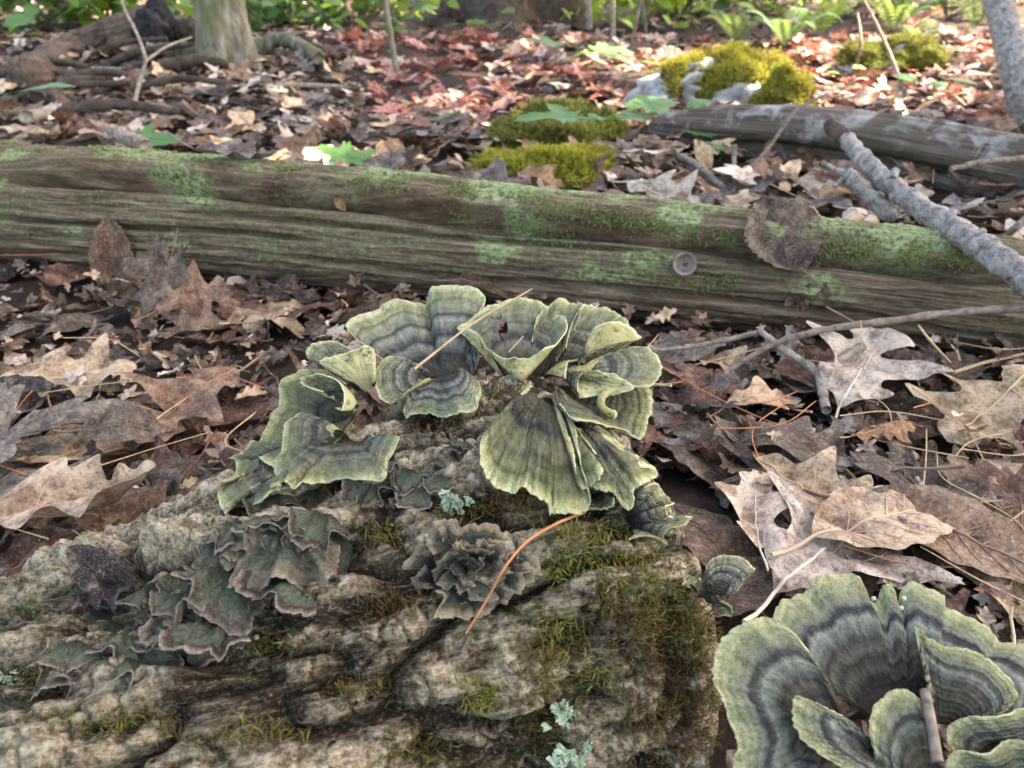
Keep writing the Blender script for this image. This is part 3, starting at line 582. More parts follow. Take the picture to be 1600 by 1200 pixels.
# everyday litter: one object per leaf where they show large
ZN = {'near': ("in the litter between bark log and mossy log", "leaves between the two logs"), 'foot': ("wedged along the foot of the mossy log", "leaves at the foot of the mossy log"), 'back': ("lying in the litter behind the mossy log", "leaves behind the mossy log")}
KNAME = {'oak': 'oak leaf', 'maple': 'maple leaf', 'oval': 'oval leaf', 'roll': 'rolled leaf'}
def litter_leaves():
    r = np.random.default_rng(21); tints = list(TINT); pw = np.array([.10, .2, .19, .14, .05, .02, .04, .18, .0, .12]); pw /= pw.sum()
    def one(x, y, zone, lift, tmax):
        kind = r.choice(['oak', 'maple', 'oval', 'roll'], p=[.32, .34, .26, .08]); var = int(r.integers(0, {'oak': 9, 'maple': 7, 'oval': 6, 'roll': 3}[kind])); tint = tints[r.choice(len(tints), p=pw)]
        z = float(gz(x, y))+lift; t = (r.normal(0, tmax), r.normal(0, tmax)); ph, gr = ZN[zone]
        leaf(kind, var, tint, (x, y, z), r.uniform(.06, .12), r.uniform(-3.14, 3.14), t, f"{tint} {KNAME[kind]} {ph}", gr)
    n = 0
    while n < 150:
        px, py = r.uniform(-60, 1660), r.uniform(470, 960); q = G(px, py)
        if near_log(q[0], q[1], -.01): continue
        one(q[0], q[1], 'near', r.uniform(.004, .02), .17); n += 1
    n = 0
    while n < 14:
        s = r.uniform(.3, 1.3); c = np.array([np.interp(s, LOG2.s, LOG2.ax[:, k]) for k in range(3)]); R = np.interp(s, LOG2.s, LOG2.rad)
        one(c[0]-.2*R, c[1]-R*r.uniform(.8, 1.25), 'foot', r.uniform(.01, .03), .4); n += 1
    n = 0
    while n < 112:
        px, py = r.uniform(-40, 1640), r.uniform(165, 400); q = G(px, py)
        if near_log(q[0], q[1], .03) or q[1] < .8 or q[1] > 2.6: continue
        one(q[0], q[1], 'back', r.uniform(.006, .035), .24); n += 1
litter_leaves()

# the litter nobody could count: far leaves, and crumbs under the near ones
def litter_mass():
    r = np.random.default_rng(5); A = Acc(); tn = np.array([TINT[k] for k in ('pale tan', 'mid brown', 'reddish brown', 'dark purple brown', 'grey', 'pale beige grey', 'chestnut brown', 'dusky brown')])
    var = []
    for k in range(14):
        v, f, _, _ = (oak_leaf(700+k, 15, 5, amt=.12, curl=r.uniform(-.3, .7), bend=r.uniform(-.5, .5), fold=r.uniform(-.2, .3), wide=.36) if k % 2 else maple_leaf(700+k, 3, 22, amt=.12, curl=r.uniform(-.3, .6), bend=r.uniform(-.4, .4), fold=r.uniform(-.2, .3)))
        var.append((v-np.array((0, .5, 0)), f if isinstance(f, list) else [f]))
    def put(x, y, lift, size, tmax, tint):
        n = len(x); z = gz(x, y)+lift; k = r.integers(0, 14, n); rz = r.uniform(0, 6.28, n); tx = r.normal(0, tmax, n); ty = r.normal(0, tmax, n)
        for i in range(n):
            R = np.array(Matrix.Rotation(tx[i], 3, 'X') @ Matrix.Rotation(ty[i], 3, 'Y') @ Matrix.Rotation(rz[i], 3, 'Z')); v, f = var[k[i]]
            A.add((v*size[i]) @ R.T + np.array((x[i], y[i], z[i])), f, col=tint[i])
    def cols(n): 
        c = tn[r.integers(0, len(tn), n)]*r.uniform(.75, 1.3, (n, 1)); return c
    xs, ys = [], []
    for lo, hi, n in ((1.0, 2.4, 1500), (2.4, 4.5, 2200), (4.5, 10, 1800)):
        y = np.sqrt(r.uniform(lo**2, hi**2, n)); x = r.uniform(-.78, .78, n)*(y+.25); xs.append(x); ys.append(y)
    x = np.concatenate(xs); y = np.concatenate(ys); ok = np.array([not near_log(a, b, .01) for a, b in zip(x, y)]); x, y = x[ok], y[ok]; n = len(x)
    cc = cols(n); red = (fbm(np.stack([x*1.3, y*1.1, 0*x+4], -1), 2) > -.12) & (y > 2.0) & (y < 7) & (x > -.25*y+.2) & (r.uniform(size=n) < .75)
    cc[red] = np.array(((.42, .15, .11), (.5, .26, .2), (.3, .09, .06), (.55, .36, .3)))[r.integers(0, 4, red.sum())]*r.uniform(.8, 1.2, (red.sum(), 1))
    put(x, y, r.uniform(.004, .03, n), r.uniform(.05, .105, n)*(1+.06*y), .3, cc)
    y = r.uniform(.22, 1.1, 2000); x = r.uniform(-.75, .75, 2000)*(y+.12); ok = np.array([not near_log(a, b, -.01) for a, b in zip(x, y)]); x, y = x[ok], y[ok]; n = len(x)
    put(x, y, r.uniform(.0, .012, n), r.uniform(.008, .045, n), .5, cols(n)*.8)
    y = r.uniform(.24, 1.0, 1500); x = r.uniform(-.75, .75, 1500)*(y+.12); ok = np.array([not near_log(a, b, .0) for a, b in zip(x, y)]); x, y = x[ok], y[ok]; n = len(x)
    put(x, y, r.uniform(.01, .036, n), r.uniform(.006, .034, n)*r.uniform(.5, 1, n), .45, cols(n))
    o = ob("leaf_litter", A.mesh("leaf_litter", M['litter'])); tag(o, "mass of small brown leaves and crumbs covering the forest floor", "leaf litter", kind="stuff")
litter_mass()
# ------------------------------------------------------------------ bracket fungi
CAMV = np.array((0, 0, CAM_H))
def fan_mesh(B, R, N=84, K=23, bulge=0.0, ruffle=.0015, waves=5, thick=.0022, flip=False, seed=0, hole=None, jag=.02, mid=.5, wr=.0016, rest=False):
    """two skins of a fan from base points B (2 or more, 3-D) to the rim R (3-D points)"""
    r = np.random.default_rng(seed); rim = spline(R, N); base = spline(B, N) if len(B) > 2 else np.linspace(B[0], B[-1], N)
    u = np.linspace(0, 1, N); k = np.linspace(0, 1, K)**.85
    jag = jag*1.5; e = 1+jag*fbm(np.stack([u*14, 0*u+seed*3.1, 0*u], -1), 3)+.8*jag*fbm(np.stack([u*60, 0*u+seed, 0*u+4], -1), 2); rim = base+(rim-base)*e[:, None]
    c = base.mean(0); n = np.zeros(3)
    for i in range(N-1): n += np.cross(rim[i]-c, rim[i+1]-c)
    n /= np.linalg.norm(n)+1e-9
    if n @ (CAMV-c) < 0: n = -n
    M1 = base+(rim-base)*mid+n*bulge
    kk = k[None, :, None]; S = base[:, None]*(1-kk)**2+2*M1[:, None]*kk*(1-kk)+rim[:, None]*kk**2
    ph = r.uniform(0, 6.28); w = np.sin(2*np.pi*waves*u+ph)+.7*np.sin(2*np.pi*waves*1.7*u+ph*2)
    ln = np.linalg.norm(rim-base, axis=1)
    S = S+n*(ruffle*w[:, None]*(k[None]**2.2)+.0012*fbm(S*90, 3)*k[None]+wr*fbm(np.stack(np.broadcast_arrays(u[:, None]*26, k[None]*2.2, seed*1.7+0*u[:, None]), -1), 3)*k[None]**.7+.00035*np.sin(k[None]*38+3*np.sin(u*5)[:, None])*k[None])[..., None]
    if rest:                                                # caps drape over the bark instead of cutting into it
        push = np.zeros((N, K)); cv = Vector((0, 0, CAM_H))
        for i in range(N):
            for j in range(3, K):
                d = Vector(S[i, j])-cv; l = d.length; hit = BV1.ray_cast(cv, d/l)
                if hit[0] is not None: push[i, j] = max(0.0, l-hit[3]+.006*min(1, k[j]*2.5))
        if push.max() > 0:
            pk = push
            for _ in range(3): q_ = np.pad(pk, 1, mode='edge'); pk = np.max([q_[a:a+N, b:b+K] for a in range(3) for b in range(3)], 0)
            for _ in range(9): q_ = np.pad(pk, 1, mode='edge'); pk = np.mean([q_[a:a+N, b:b+K] for a in range(3) for b in range(3)], 0)
            pk = np.maximum(pk*smooth(.0, .25, k)[None], push*.9); dv = np.array((0, 0, CAM_H))-S; S = S+dv/np.linalg.norm(dv, axis=-1, keepdims=True)*pk[..., None]
    du = np.gradient(S, axis=0); dk = np.gradient(S, axis=1); nn = np.cross(du, dk); nn /= np.linalg.norm(nn, axis=-1, keepdims=True)+1e-12
    if (nn.mean((0, 1)) @ n) < 0: nn = -nn
    if flip: nn = -nn
    th = thick*(1-.72*k**3)[None, :, None]*.5
    top = S+nn*th; bot = S-nn*th
    F = grid_faces(N, K)
    if hole is not None:
        hu, hk, ru, rk = hole; fu = (F[:, 0]//K)/(N-1); fk = k[F[:, 0] % K]; F = F[((fu-hu)/ru)**2+((fk-hk)/rk)**2 > 1]
    rr = np.broadcast_to(k[None], (N, K)).ravel(); uu = np.repeat(u, K); L = np.linalg.norm(np.diff(rim, axis=0), axis=1).sum()
    bot = np.concatenate([bot, top[:, -1:]], 1); Fb = grid_faces(N, K+1)
    if hole is not None:
        fu = (Fb[:, 0]//(K+1))/(N-1); kb = np.append(k, 1.0); fk = kb[Fb[:, 0] % (K+1)]; Fb = Fb[((fu-hu)/ru)**2+((fk-hk)/rk)**2 > 1]
    rb = np.broadcast_to(np.append(k, 1.0)[None], (N, K+1)).ravel()
    return (top.reshape(-1, 3), F, dict(r=rr, u=uu, fr=np.stack([rr, uu*L, 0*rr], -1))), (bot.reshape(-1, 3), Fb, dict(r=rb))
FN = [0]
def bracket(label, base, rim, tone=0.0, group="large zoned brackets on the bark log", name="bracket_fungus", D=None, **kw):
    """base and rim in photo pixels + cm in front of (-) or behind (+) the wood at the base"""
    FN[0] += 1; bx = np.mean([b[0] for b in base]); by = np.mean([b[1] for b in base])
    D0 = D if D else (hit1(bx, by)[2] or D_TOP)
    def clear(a, b, d, m):                                  # never sink into the bark
        h = hit1(a, b)[2]; return min(d, h-m) if h else d
    B = [P(b[0], b[1], clear(b[0], b[1], D0+(b[2] if len(b) > 2 else 0)/100, -.003)) for b in base]; Rm = [P(a, b, clear(a, b, D0+c/100, .013)) for a, b, c in rim]
    if len(B) == 1: B = [B[0]+np.array((-.001, 0, 0)), B[0]+np.array((.001, 0, 0))]
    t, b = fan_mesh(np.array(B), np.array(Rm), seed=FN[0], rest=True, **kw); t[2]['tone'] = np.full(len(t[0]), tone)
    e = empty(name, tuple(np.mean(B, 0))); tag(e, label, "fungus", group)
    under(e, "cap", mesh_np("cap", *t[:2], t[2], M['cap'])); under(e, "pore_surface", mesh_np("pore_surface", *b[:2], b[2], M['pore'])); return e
D_TOP = (hit1(700, 640)[2] or .45)
DT = D_TOP + .004
# --- upper cluster
bracket("tall two lobed slate banded bracket leaning back at the crown of the cluster", [(660, 592), (728, 588)],
        [(600, 566, .6), (566, 534, 1.8), (541, 510, 2.6), (577, 488, 3.4), (612, 469, 4.0), (650, 473, 4.3), (668, 476, 5.2), (675, 446, 4.4), (712, 446, 4.6), (748, 453, 4.5), (758, 470, 4.2), (742, 490, 3.4), (752, 520, 2.6), (748, 560, 1.2)], 0.0, D=DT, bulge=-.010, ruffle=.0012, waves=4, N=130)
bracket("small ear shaped slate banded lobe curling beside the tall two lobed bracket", [(672, 598), (690, 590)],
        [(668, 580, -.3), (645, 566, -.4), (612, 556, -.3), (592, 575, -.8), (588, 600, -1.2), (592, 620, -1.6), (606, 630, -1.9), (630, 616, -1.9), (652, 602, -1.3)], .08, D=DT, bulge=.006, ruffle=.001, waves=3)
bracket("small round bracket spreading forward with slate centre and scalloped pale edge", [(670, 592), (715, 586)],
        [(655, 606, -.7), (634, 630, -1.5), (632, 648, -2.2), (645, 653, -2.5), (662, 643, -2.4), (690, 653, -2.9), (722, 648, -2.8), (745, 632, -2.2), (752, 612, -1.4), (745, 594, -.6), (728, 584, 0)], .04, D=DT, bulge=.007, ruffle=.0012, waves=4)
bracket("funnel shaped bracket with a hole in its back wall", [(798, 602), (818, 600)],
        [(748, 520, .4), (722, 514, 1.6), (715, 510, 2.0), (740, 496, 2.8), (765, 477, 3.6), (803, 468, 4.2), (842, 470, 4.4), (858, 484, 4.0), (882, 498, 2.6), (886, 515, .8), (868, 535, -.4), (845, 549, -1.0), (815, 558, -1.2), (788, 558, -1.0), (762, 545, -.6), (746, 520, .2)],
        .25, D=DT, bulge=.0, ruffle=.0008, waves=6, hole=(.27, .66, .035, .17), N=150, flip=False)
bracket("narrow upright ruffled bracket wedged behind the funnel shaped one", [(835, 590), (850, 586)], [(832, 530, 1.2), (838, 500, 2.4), (850, 480, 3.6), (872, 470, 4.2), (898, 472, 4.3), (910, 480, 4.0), (900, 510, 2.4)], .2, D=DT, bulge=-.006, ruffle=.0015, waves=3)
bracket("upright bracket with a frayed overhanging rim at the outer side of the crown", [(855, 584), (868, 582)], [(884, 545, 1.0), (892, 510, 2.6), (905, 485, 3.8), (922, 475, 4.6), (948, 482, 4.6), (966, 492, 4.4), (985, 508, 3.8), (1000, 526, 2.8), (975, 530, 2.2), (930, 552, 1.0)], .15, D=DT, bulge=-.008, ruffle=.001, waves=3)
bracket("yellow green flap folded over so that its pored underside shows", [(900, 572), (912, 566)], [(918, 552, .2), (922, 530, .9), (928, 514, 1.2), (948, 505, 1.4), (972, 504, 1.8), (1001, 526, 2.4), (985, 532, 1.6), (955, 541, .8), (930, 553, .2)], .4, D=DT, bulge=.006, ruffle=.0006, waves=2, flip=True)
bracket("thin lipped middle fold between the overhanging flap and the round tongue", [(850, 590), (862, 586)], [(884, 592, -.8), (886, 574, -.2), (898, 562, .4), (922, 559, .8), (948, 564, .8), (972, 556, 1.2)], .3, D=DT, bulge=-.005, ruffle=.001, waves=2)
bracket("round tongue shaped bracket with slate band pointing away from the cluster", [(868, 588), (880, 580)], [(925, 583, -.2), (940, 566, .6), (972, 549, 1.4), (1005, 541, 1.8), (1026, 553, 1.6), (1033, 577, 1.0), (1024, 598, .4), (1004, 607, -.2), (975, 606, -.7), (945, 600, -1.0), (925, 590, -.8)], .12, D=DT, bulge=.004, ruffle=.0008, waves=2)
bracket("yellowish notched flap beneath the round tongue showing its underside", [(880, 590), (892, 592)], [(905, 622, -1.4), (902, 600, -1.1), (912, 582, -.9), (935, 580, -1.0), (955, 589, -1.1), (958, 584, -1.0), (990, 606, -.9), (965, 616, -1.1), (935, 618, -1.3), (906, 623, -1.5)], .4, D=DT, bulge=.005, ruffle=.0006, waves=2, flip=True)
bracket("broad dark olive bracket spreading under the round tongue with a pale lower rim", [(855, 602), (870, 596)], [(985, 596, 1.2), (1013, 603, 1.4), (1021, 628, 1.0), (1014, 655, .4), (1001, 686, -.6), (975, 672, -1.2), (940, 664, -1.8), (900, 652, -2.0), (872, 634, -1.8)], .55, D=DT, bulge=-.008, ruffle=.0008, waves=3)
e = empty("bracket_fungus", tuple(P(955, 620, DT-.012))); tag(e, "thin pale inrolled lobe like a hook inside the broad dark olive bracket", "fungus", "large zoned brackets on the bark log")
pth = spline([P(a, b, DT+c) for a, b, c in ((985, 602, -.004), (960, 610, -.009), (942, 618, -.013), (939, 635, -.015), (950, 645, -.014), (960, 648, -.011))], 30); v, f = tube(pth, np.linspace(.0022, .0028, 30), 8)
under(e, "rolled_lobe", mesh_np("rolled_lobe", v, f, dict(r=np.full(len(v), .9)), M['pore'])); under(e, "tip", mesh_np("tip", *tube(pth[-4:]+np.array((.0, -.0005, 0)), [.0029, .003, .0028, .001], 8), dict(r=np.full(34, .98)), M['pore']))
bracket("largest smooth fan with one dark band hanging down the bark", [(838, 618), (862, 612)],
        [(815, 630, -.4), (775, 662, -1.6), (754, 684, -2.2), (750, 712, -2.8), (755, 740, -3.3), (772, 756, -3.7), (798, 771, -4.1), (816, 763, -4.1), (834, 777, -4.4), (858, 790, -4.6), (864, 803, -4.8), (893, 802, -4.8), (917, 794, -4.6), (920, 768, -4.0), (905, 715, -2.6), (885, 660, -1.2)], .5, D=DT-.006, bulge=.019, ruffle=.0008, waves=4, N=140, K=34)
bracket("narrow folded bracket with a white cut edge lying over the largest fan", [(850, 618), (864, 614)], [(872, 636, -.9), (893, 658, -1.5), (922, 698, -2.6), (942, 724, -3.2), (940, 745, -3.9), (926, 758, -4.5), (910, 763, -4.9), (902, 752, -5.0), (899, 720, -4.2), (888, 680, -3.0)], .55, D=DT-.006, bulge=.004, ruffle=.001, waves=3)
bracket("pointed olive bracket fanning out behind the narrow folded one", [(880, 650, -.4), (900, 660, -.4)], [(930, 682, -.2), (958, 690, .2), (966, 706, 0), (1000, 728, 0), (1027, 742, -.2), (1004, 756, -1.0), (990, 768, -1.6), (988, 792, -2.2), (962, 776, -2.4), (935, 766, -2.6), (915, 740, -2.2)], .45, D=DT-.006, bulge=.006, ruffle=.001, waves=4)
bracket("mint green ragged bracket jutting from the log end below the pointed olive one", [(978, 800), (985, 830)], [(990, 780, .0), (1008, 762, .6), (1026, 757, 1.0), (1038, 772, .9), (1052, 786, 1.0), (1034, 794, .4), (1050, 806, .4), (1077, 808, .8), (1070, 820, .2), (1046, 828, -.2), (1040, 851, -.6), (1010, 838, -.8), (985, 842, -.8)], .1, D=.405, bulge=.003, ruffle=.001, waves=4, jag=.05)
bracket("buff torn bracket piece peeping from under the pointed olive bracket", [(915, 780), (935, 775)], [(905, 790, -.6), (915, 798, -1.0), (940, 795, -1.0), (958, 790, -.8), (960, 780, -.4)], .5, D=.398, bulge=.002, ruffle=.0006, waves=2)
# --- the wing of brackets down the other side of the crest
DW = (hit1(560, 690)[2] or .44)
bracket("large dark hearted bracket forming the back of the side wing", [(548, 668), (560, 640)], [(540, 600, .8), (505, 580, 1.6), (468, 578, 2.0), (442, 598, 2.0), (430, 640, 1.6), (412, 678, 1.2), (402, 705, .6), (425, 730, -.4), (470, 720, -.6)], .45, D=DW+.012, bulge=-.012, ruffle=.0012, waves=4, N=110)
bracket("outermost pale rimmed bracket at the tail of the side wing", [(462, 730), (470, 722)], [(440, 690, .8), (415, 690, 1.1), (385, 702, 1.2), (364, 714, 1.2), (372, 730, .8), (352, 752, .8), (341, 770, .5), (350, 800, -.4), (375, 785, -.6), (400, 770, -.8), (440, 765, -1.0)], .35, D=DW+.004, bulge=.006, ruffle=.0016, waves=5)
bracket("pale fold overlapping the tail of the side wing", [(455, 748), (462, 744)], [(430, 735, -.4), (395, 738, -.2), (375, 752, -.3), (362, 772, -.6), (355, 795, -1.0), (385, 790, -1.2), (420, 775, -1.4), (445, 762, -1.4)], .3, D=DW-.004, bulge=.006, ruffle=.001, waves=3)
bracket("curled grey topped bracket at the head of the side wing", [(560, 612), (575, 606)], [(520, 578, .6), (497, 566, .8), (479, 556, 1.0), (484, 540, 1.6), (502, 533, 2.0), (528, 536, 2.0), (548, 545, 1.6), (560, 560, 1.0)], .2, D=DW+.016, bulge=.004, ruffle=.0008, waves=3)
bracket("yellow green folded flap at the head of the side wing showing dark pores", [(572, 612), (582, 606)], [(510, 575, .0), (500, 565, .2), (525, 557, .5), (552, 546, .8), (572, 541, 1.0), (584, 548, .9), (587, 575, .5), (586, 595, .2)], .4, D=DW+.012, bulge=.006, ruffle=.0006, waves=2, flip=True)
bracket("small inrolled bracket with a pale lip in the hollow of the side wing", [(552, 640), (560, 632)], [(505, 612, .0), (476, 602, .2), (468, 590, .6), (485, 586, .6), (510, 587, .3), (528, 596, -.1), (537, 618, -.5), (533, 640, -.9), (525, 638, -1.0)], .4, D=DW+.006, bulge=-.006, ruffle=.0008, waves=2)
bracket("wide saucer shaped bracket with a thick pale rim in the side wing", [(548, 692), (566, 694)], [(520, 680, .2), (492, 660, .2), (464, 649, .2), (444, 664, -.2), (441, 700, -1.0), (430, 738, -1.8), (442, 752, -2.2), (458, 765, -2.5), (478, 755, -2.5), (520, 750, -2.6), (562, 752, -2.7), (598, 745, -2.6), (606, 720, -2.0), (626, 688, -1.0), (598, 694, -.6)], .3, D=DW, bulge=.010, ruffle=.0012, waves=5, N=120)
# --- the big rosette on the near end of the log
DR = .338; GR = "brackets of the large zoned rosette"
bracket("widest grey green bracket with a bold black ring and torn rim", [(1370, 1130), (1450, 1120)],
        [(1225, 1040, 0), (1205, 985, .8), (1218, 936, 1.8), (1255, 926, 2.2), (1266, 906, 2.6), (1300, 899, 2.9), (1342, 897, 3.0), (1356, 934, 2.6), (1372, 938, 2.6), (1380, 917, 2.9), (1394, 920, 2.9), (1403, 942, 2.6), (1418, 914, 2.9), (1470, 930, 2.8), (1478, 950, 2.5), (1535, 975, 2.2), (1565, 1002, 1.8), (1610, 1008, 1.6), (1660, 1050, .8), (1640, 1120, 0)], 1.0, GR, D=DR, bulge=.010, ruffle=.0008, waves=4, N=170, K=40, jag=.03, wr=.0008)
bracket("rounded side lobe with yellow green rim resting against the mossy bark", [(1330, 1180), (1300, 1110)], [(1262, 1020, -.2), (1238, 985, 0), (1205, 966, 0), (1165, 970, -.3), (1128, 1000, -.8), (1115, 1040, -1.2), (1120, 1080, -1.5), (1142, 1125, -1.8), (1150, 1160, -2.0), (1145, 1200, -2.2), (1160, 1250, -2.4), (1230, 1270, -2.4)], .95, GR, D=DR-.006, wr=.0008, bulge=.010, ruffle=.0008, waves=4, N=120)
bracket("small dusky tongue between the side lobe and the yellow edged lobe", [(1390, 1210), (1400, 1190)], [(1320, 1120, -.6), (1270, 1096, -.7), (1238, 1090, -.9), (1240, 1125, -1.3), (1262, 1160, -1.6), (1300, 1190, -1.8), (1340, 1215, -1.8)], .98, GR, D=DR-.014, bulge=.006, ruffle=.0008, waves=2)
bracket("small upright lobe with a broad yellow green edge at the heart of the rosette", [(1425, 1235), (1470, 1225)], [(1398, 1240, -.5), (1370, 1190, -.6), (1355, 1140, -.4), (1370, 1098, .2), (1408, 1077, .6), (1436, 1092, .5), (1448, 1125, .2), (1455, 1165, 0), (1490, 1200, 0)], .92, GR, D=DR-.018, bulge=.008, ruffle=.0006, waves=2)
bracket("overlapping grey green lobe with a slanting yellow edge on the widest bracket", [(1455, 1130), (1490, 1130)], [(1452, 1060, .2), (1430, 1005, .8), (1432, 978, 1.2), (1452, 996, 1.0), (1480, 1012, 1.0), (1530, 1020, 1.0), (1580, 1060, .6), (1585, 1095, .2), (1560, 1115, -.2), (1520, 1125, -.4)], .9, GR, D=DR-.009, bulge=.005, ruffle=.001, waves=3)
for i, (dy, dx, lab) in enumerate([(0, 0, "upper one of two folded grey green shelves at the side of the rosette"), (52, -6, "lower one of two folded grey green shelves at the side of the rosette")]):
    bracket(lab, [(1560+dx, 1185+dy, 1.0), (1640+dx, 1170+dy, 1.0)], [(1492+dx, 1180+dy, -.4), (1478+dx, 1150+dy, -.4), (1500+dx, 1125+dy, -.3), (1540+dx, 1120+dy, -.5), (1580+dx, 1108+dy, -.2), (1630+dx, 1112+dy, -.4), (1690+dx, 1120+dy, -.3)], .85, GR, D=DR-.012-.006*i, bulge=.006, ruffle=.0009, waves=2, wr=.0008)
v, f = tube(spline([P(1445, 1080, DR-.01), P(1455, 1130, DR-.022), P(1465, 1190, DR-.03)], 14), .0022, 8); o = ob("twig_piece", mesh_np("twig_piece", v, f, mat=M['twig'])); tag(o, "short brown twig stuck between the lobes of the large rosette", "twig")
bracket("lone upright green bracket growing beside the bark log end", [(1108, 925), (1128, 930)], [(1102, 905, 0), (1103, 884, .4), (1118, 871, .8), (1140, 868, 1.0), (1162, 876, 1.0), (1180, 888, .8), (1165, 905, .4), (1150, 925, 0), (1138, 935, -.2)], .05, "lone brackets near the bark log", D=.37, bulge=.005, ruffle=.0008, waves=3)
bracket("pale green wavy scrap of bracket at the mossy shoulder of the log", [(1090, 930), (1110, 940)], [(1062, 915, .2), (1075, 900, .4), (1090, 912, .3), (1100, 905, .4), (1110, 925, .2), (1125, 945, -.4), (1150, 960, -.6), (1120, 965, -.6)], .3, "lone brackets near the bark log", D=.372, bulge=.004, ruffle=.0014, waves=3)

# --- old small brackets: felted with algae, on the bark slope
def crust_mesh(seed):
    r = np.random.default_rng(seed); th = np.linspace(-.15, math.pi+.15, 9); rad = np.array([.5+.09*r.normal() for _ in th]); R = np.stack([rad*np.cos(th)*1.15, .12+rad*np.sin(th)*1.05, -.10+.07*r.normal(size=9)], -1)
    t, b = fan_mesh(np.array([(.16, -.05, 0), (-.16, -.05, 0.)]), R, N=56, K=12, bulge=0, ruffle=.035, waves=4, thick=.04, wr=.05, seed=seed, jag=.07)
    V = np.concatenate([t[0], b[0]]); V[:, 2] += .05*fbm(V*5+seed, 3); V = V+np.stack([.04*perlin(V*9+seed), .04*perlin(V*9+50), .04*perlin(V*11+90)], -1); return mesh_np("algae_bracket", V, np.concatenate([t[1], b[1]+len(t[0])]), dict(r=np.concatenate([t[2]['r'], b[2]['r']])), M['crust'])
CR = [crust_mesh(800+k) for k in range(8)]
def crust(px, py, w, turn, pale, label, group, lift=.35, k=None):
    p, n, d = hit1(px, py)
    if p is None: return
    down = P(px, py+40, d)-p; down += (P(px+40, py, d)-p)*math.tan(turn); out = down/np.linalg.norm(down); out = out-n*(out @ n)*.9; out = out/np.linalg.norm(out)*(1-lift)+n*lift; out /= np.linalg.norm(out)
    x = np.cross(out, n); x /= np.linalg.norm(x); z = np.cross(x, out); s = w/FPX*d
    o = ob("small_bracket", CR[random.randrange(8) if k is None else k]); o.matrix_world = Matrix([[x[i]*s, out[i]*s, z[i]*s*1.1, p[i]+n[i]*.001] for i in range(3)]+[[0, 0, 0, 1]])
    o.color = (pale, pale, pale, 1); tag(o, label, "fungus", group); return o
SL = [(430, 788, 70, 0), (385, 800, 60, .3), (470, 800, 70, 0), (410, 825, 75, .1), (505, 818, 80, -.4), (455, 848, 130, 0), (520, 850, 90, -.6), (380, 850, 70, .2), (345, 868, 80, 0), (400, 880, 80, .1), (310, 895, 90, .3), (355, 908, 120, -.2), (465, 915, 130, -.5), (280, 905, 80, .4), (250, 925, 100, .3),
      (300, 935, 100, .1), (215, 940, 80, .4), (400, 950, 110, -.3), (340, 985, 150, -.2), (260, 965, 90, .2), (180, 975, 100, .3), (215, 1000, 110, .1), (140, 1005, 80, .4), (245, 1020, 100, -.2), (170, 1035, 120, .1), (110, 1035, 80, .2), (210, 1045, 110, -.2), (300, 1000, 90, .1), (430, 900, 70, -.2), (365, 830, 60, .2), (490, 780, 60, -.2), (270, 985, 80, 0)]
rs = np.random.default_rng(44)
for _ in range(34):
    q = rs.uniform(); SL.append((480-360*q+rs.normal()*38, 810+215*q+rs.normal()*24, rs.uniform(32, 75), rs.normal()*.35))
for a, b, w, t in SL: crust(a, b-14, w*1.05, t, random.choice([0, .2, .5]), ("small felted bracket in the upper tiers just under the side wing" if b < 872 else "small felted bracket in the middle tiers around the black leaf" if b < 960 else "small felted bracket in the lowest tiers above bare bark ridges"), "tiers of small felted brackets", random.uniform(.2, .5))
for a, b, w, t in [(610, 775, 120, -.5), (660, 762, 70, -.6), (640, 735, 55, -.2), (600, 725, 50, .2), (680, 720, 50, 0), (655, 700, 45, .3), (625, 705, 40, .1), (690, 745, 50, -.3), (585, 760, 60, .2), (650, 790, 60, .1), (700, 700, 40, .2), (720, 690, 36, 0), (665, 680, 34, 0)]:
    crust(a, b, w, t, random.choice([0, .1]), "small ruffled felted bracket with pinkish edge under the fungus cluster", "small brackets under the cluster", random.uniform(.3, .6))
# rosette of dark petals with cream edges
for i in range(24):
    ring = 0 if i < 13 else (1 if i < 20 else 2); m = (13, 7, 4)[ring]; a = 2*math.pi*(i/m)+ring*.3+random.uniform(-.15, .15); rx, ry = ((62, 40), (34, 22), (14, 9))[ring]
    px, py = 735+rx*math.cos(a), 888+ry*math.sin(a); p, n, d = hit1(px, py)
    if p is None: continue
    dr = P(px+60*math.cos(a), py+60*math.sin(a), d)-P(px, py, d); dr /= np.linalg.norm(dr); dr -= n*(dr @ n); dr /= np.linalg.norm(dr); lf = (.22, .5, .8)[ring]; out = dr*(1-lf)+n*lf; out /= np.linalg.norm(out)
    x = np.cross(out, n); x /= np.linalg.norm(x); z = np.cross(x, out); s = random.uniform(52, 70)*(1, .8, .6)[ring]/FPX*d; c = p+n*.0005
    o = ob("small_bracket", CR[i % 8]); o.matrix_world = Matrix([[x[k]*s, out[k]*s, z[k]*s, c[k]] for k in range(3)]+[[0, 0, 0, 1]])
    o.color = ((1, .6, .0)[ring],)*3+(1,); tag(o, ("cream edged dark petal on the rim of the small felted rosette", "dark felted petal in the inner ring of the small rosette", "tiny black green petal at the heart of the small rosette")[ring], "fungus", "petals of the small felted rosette")
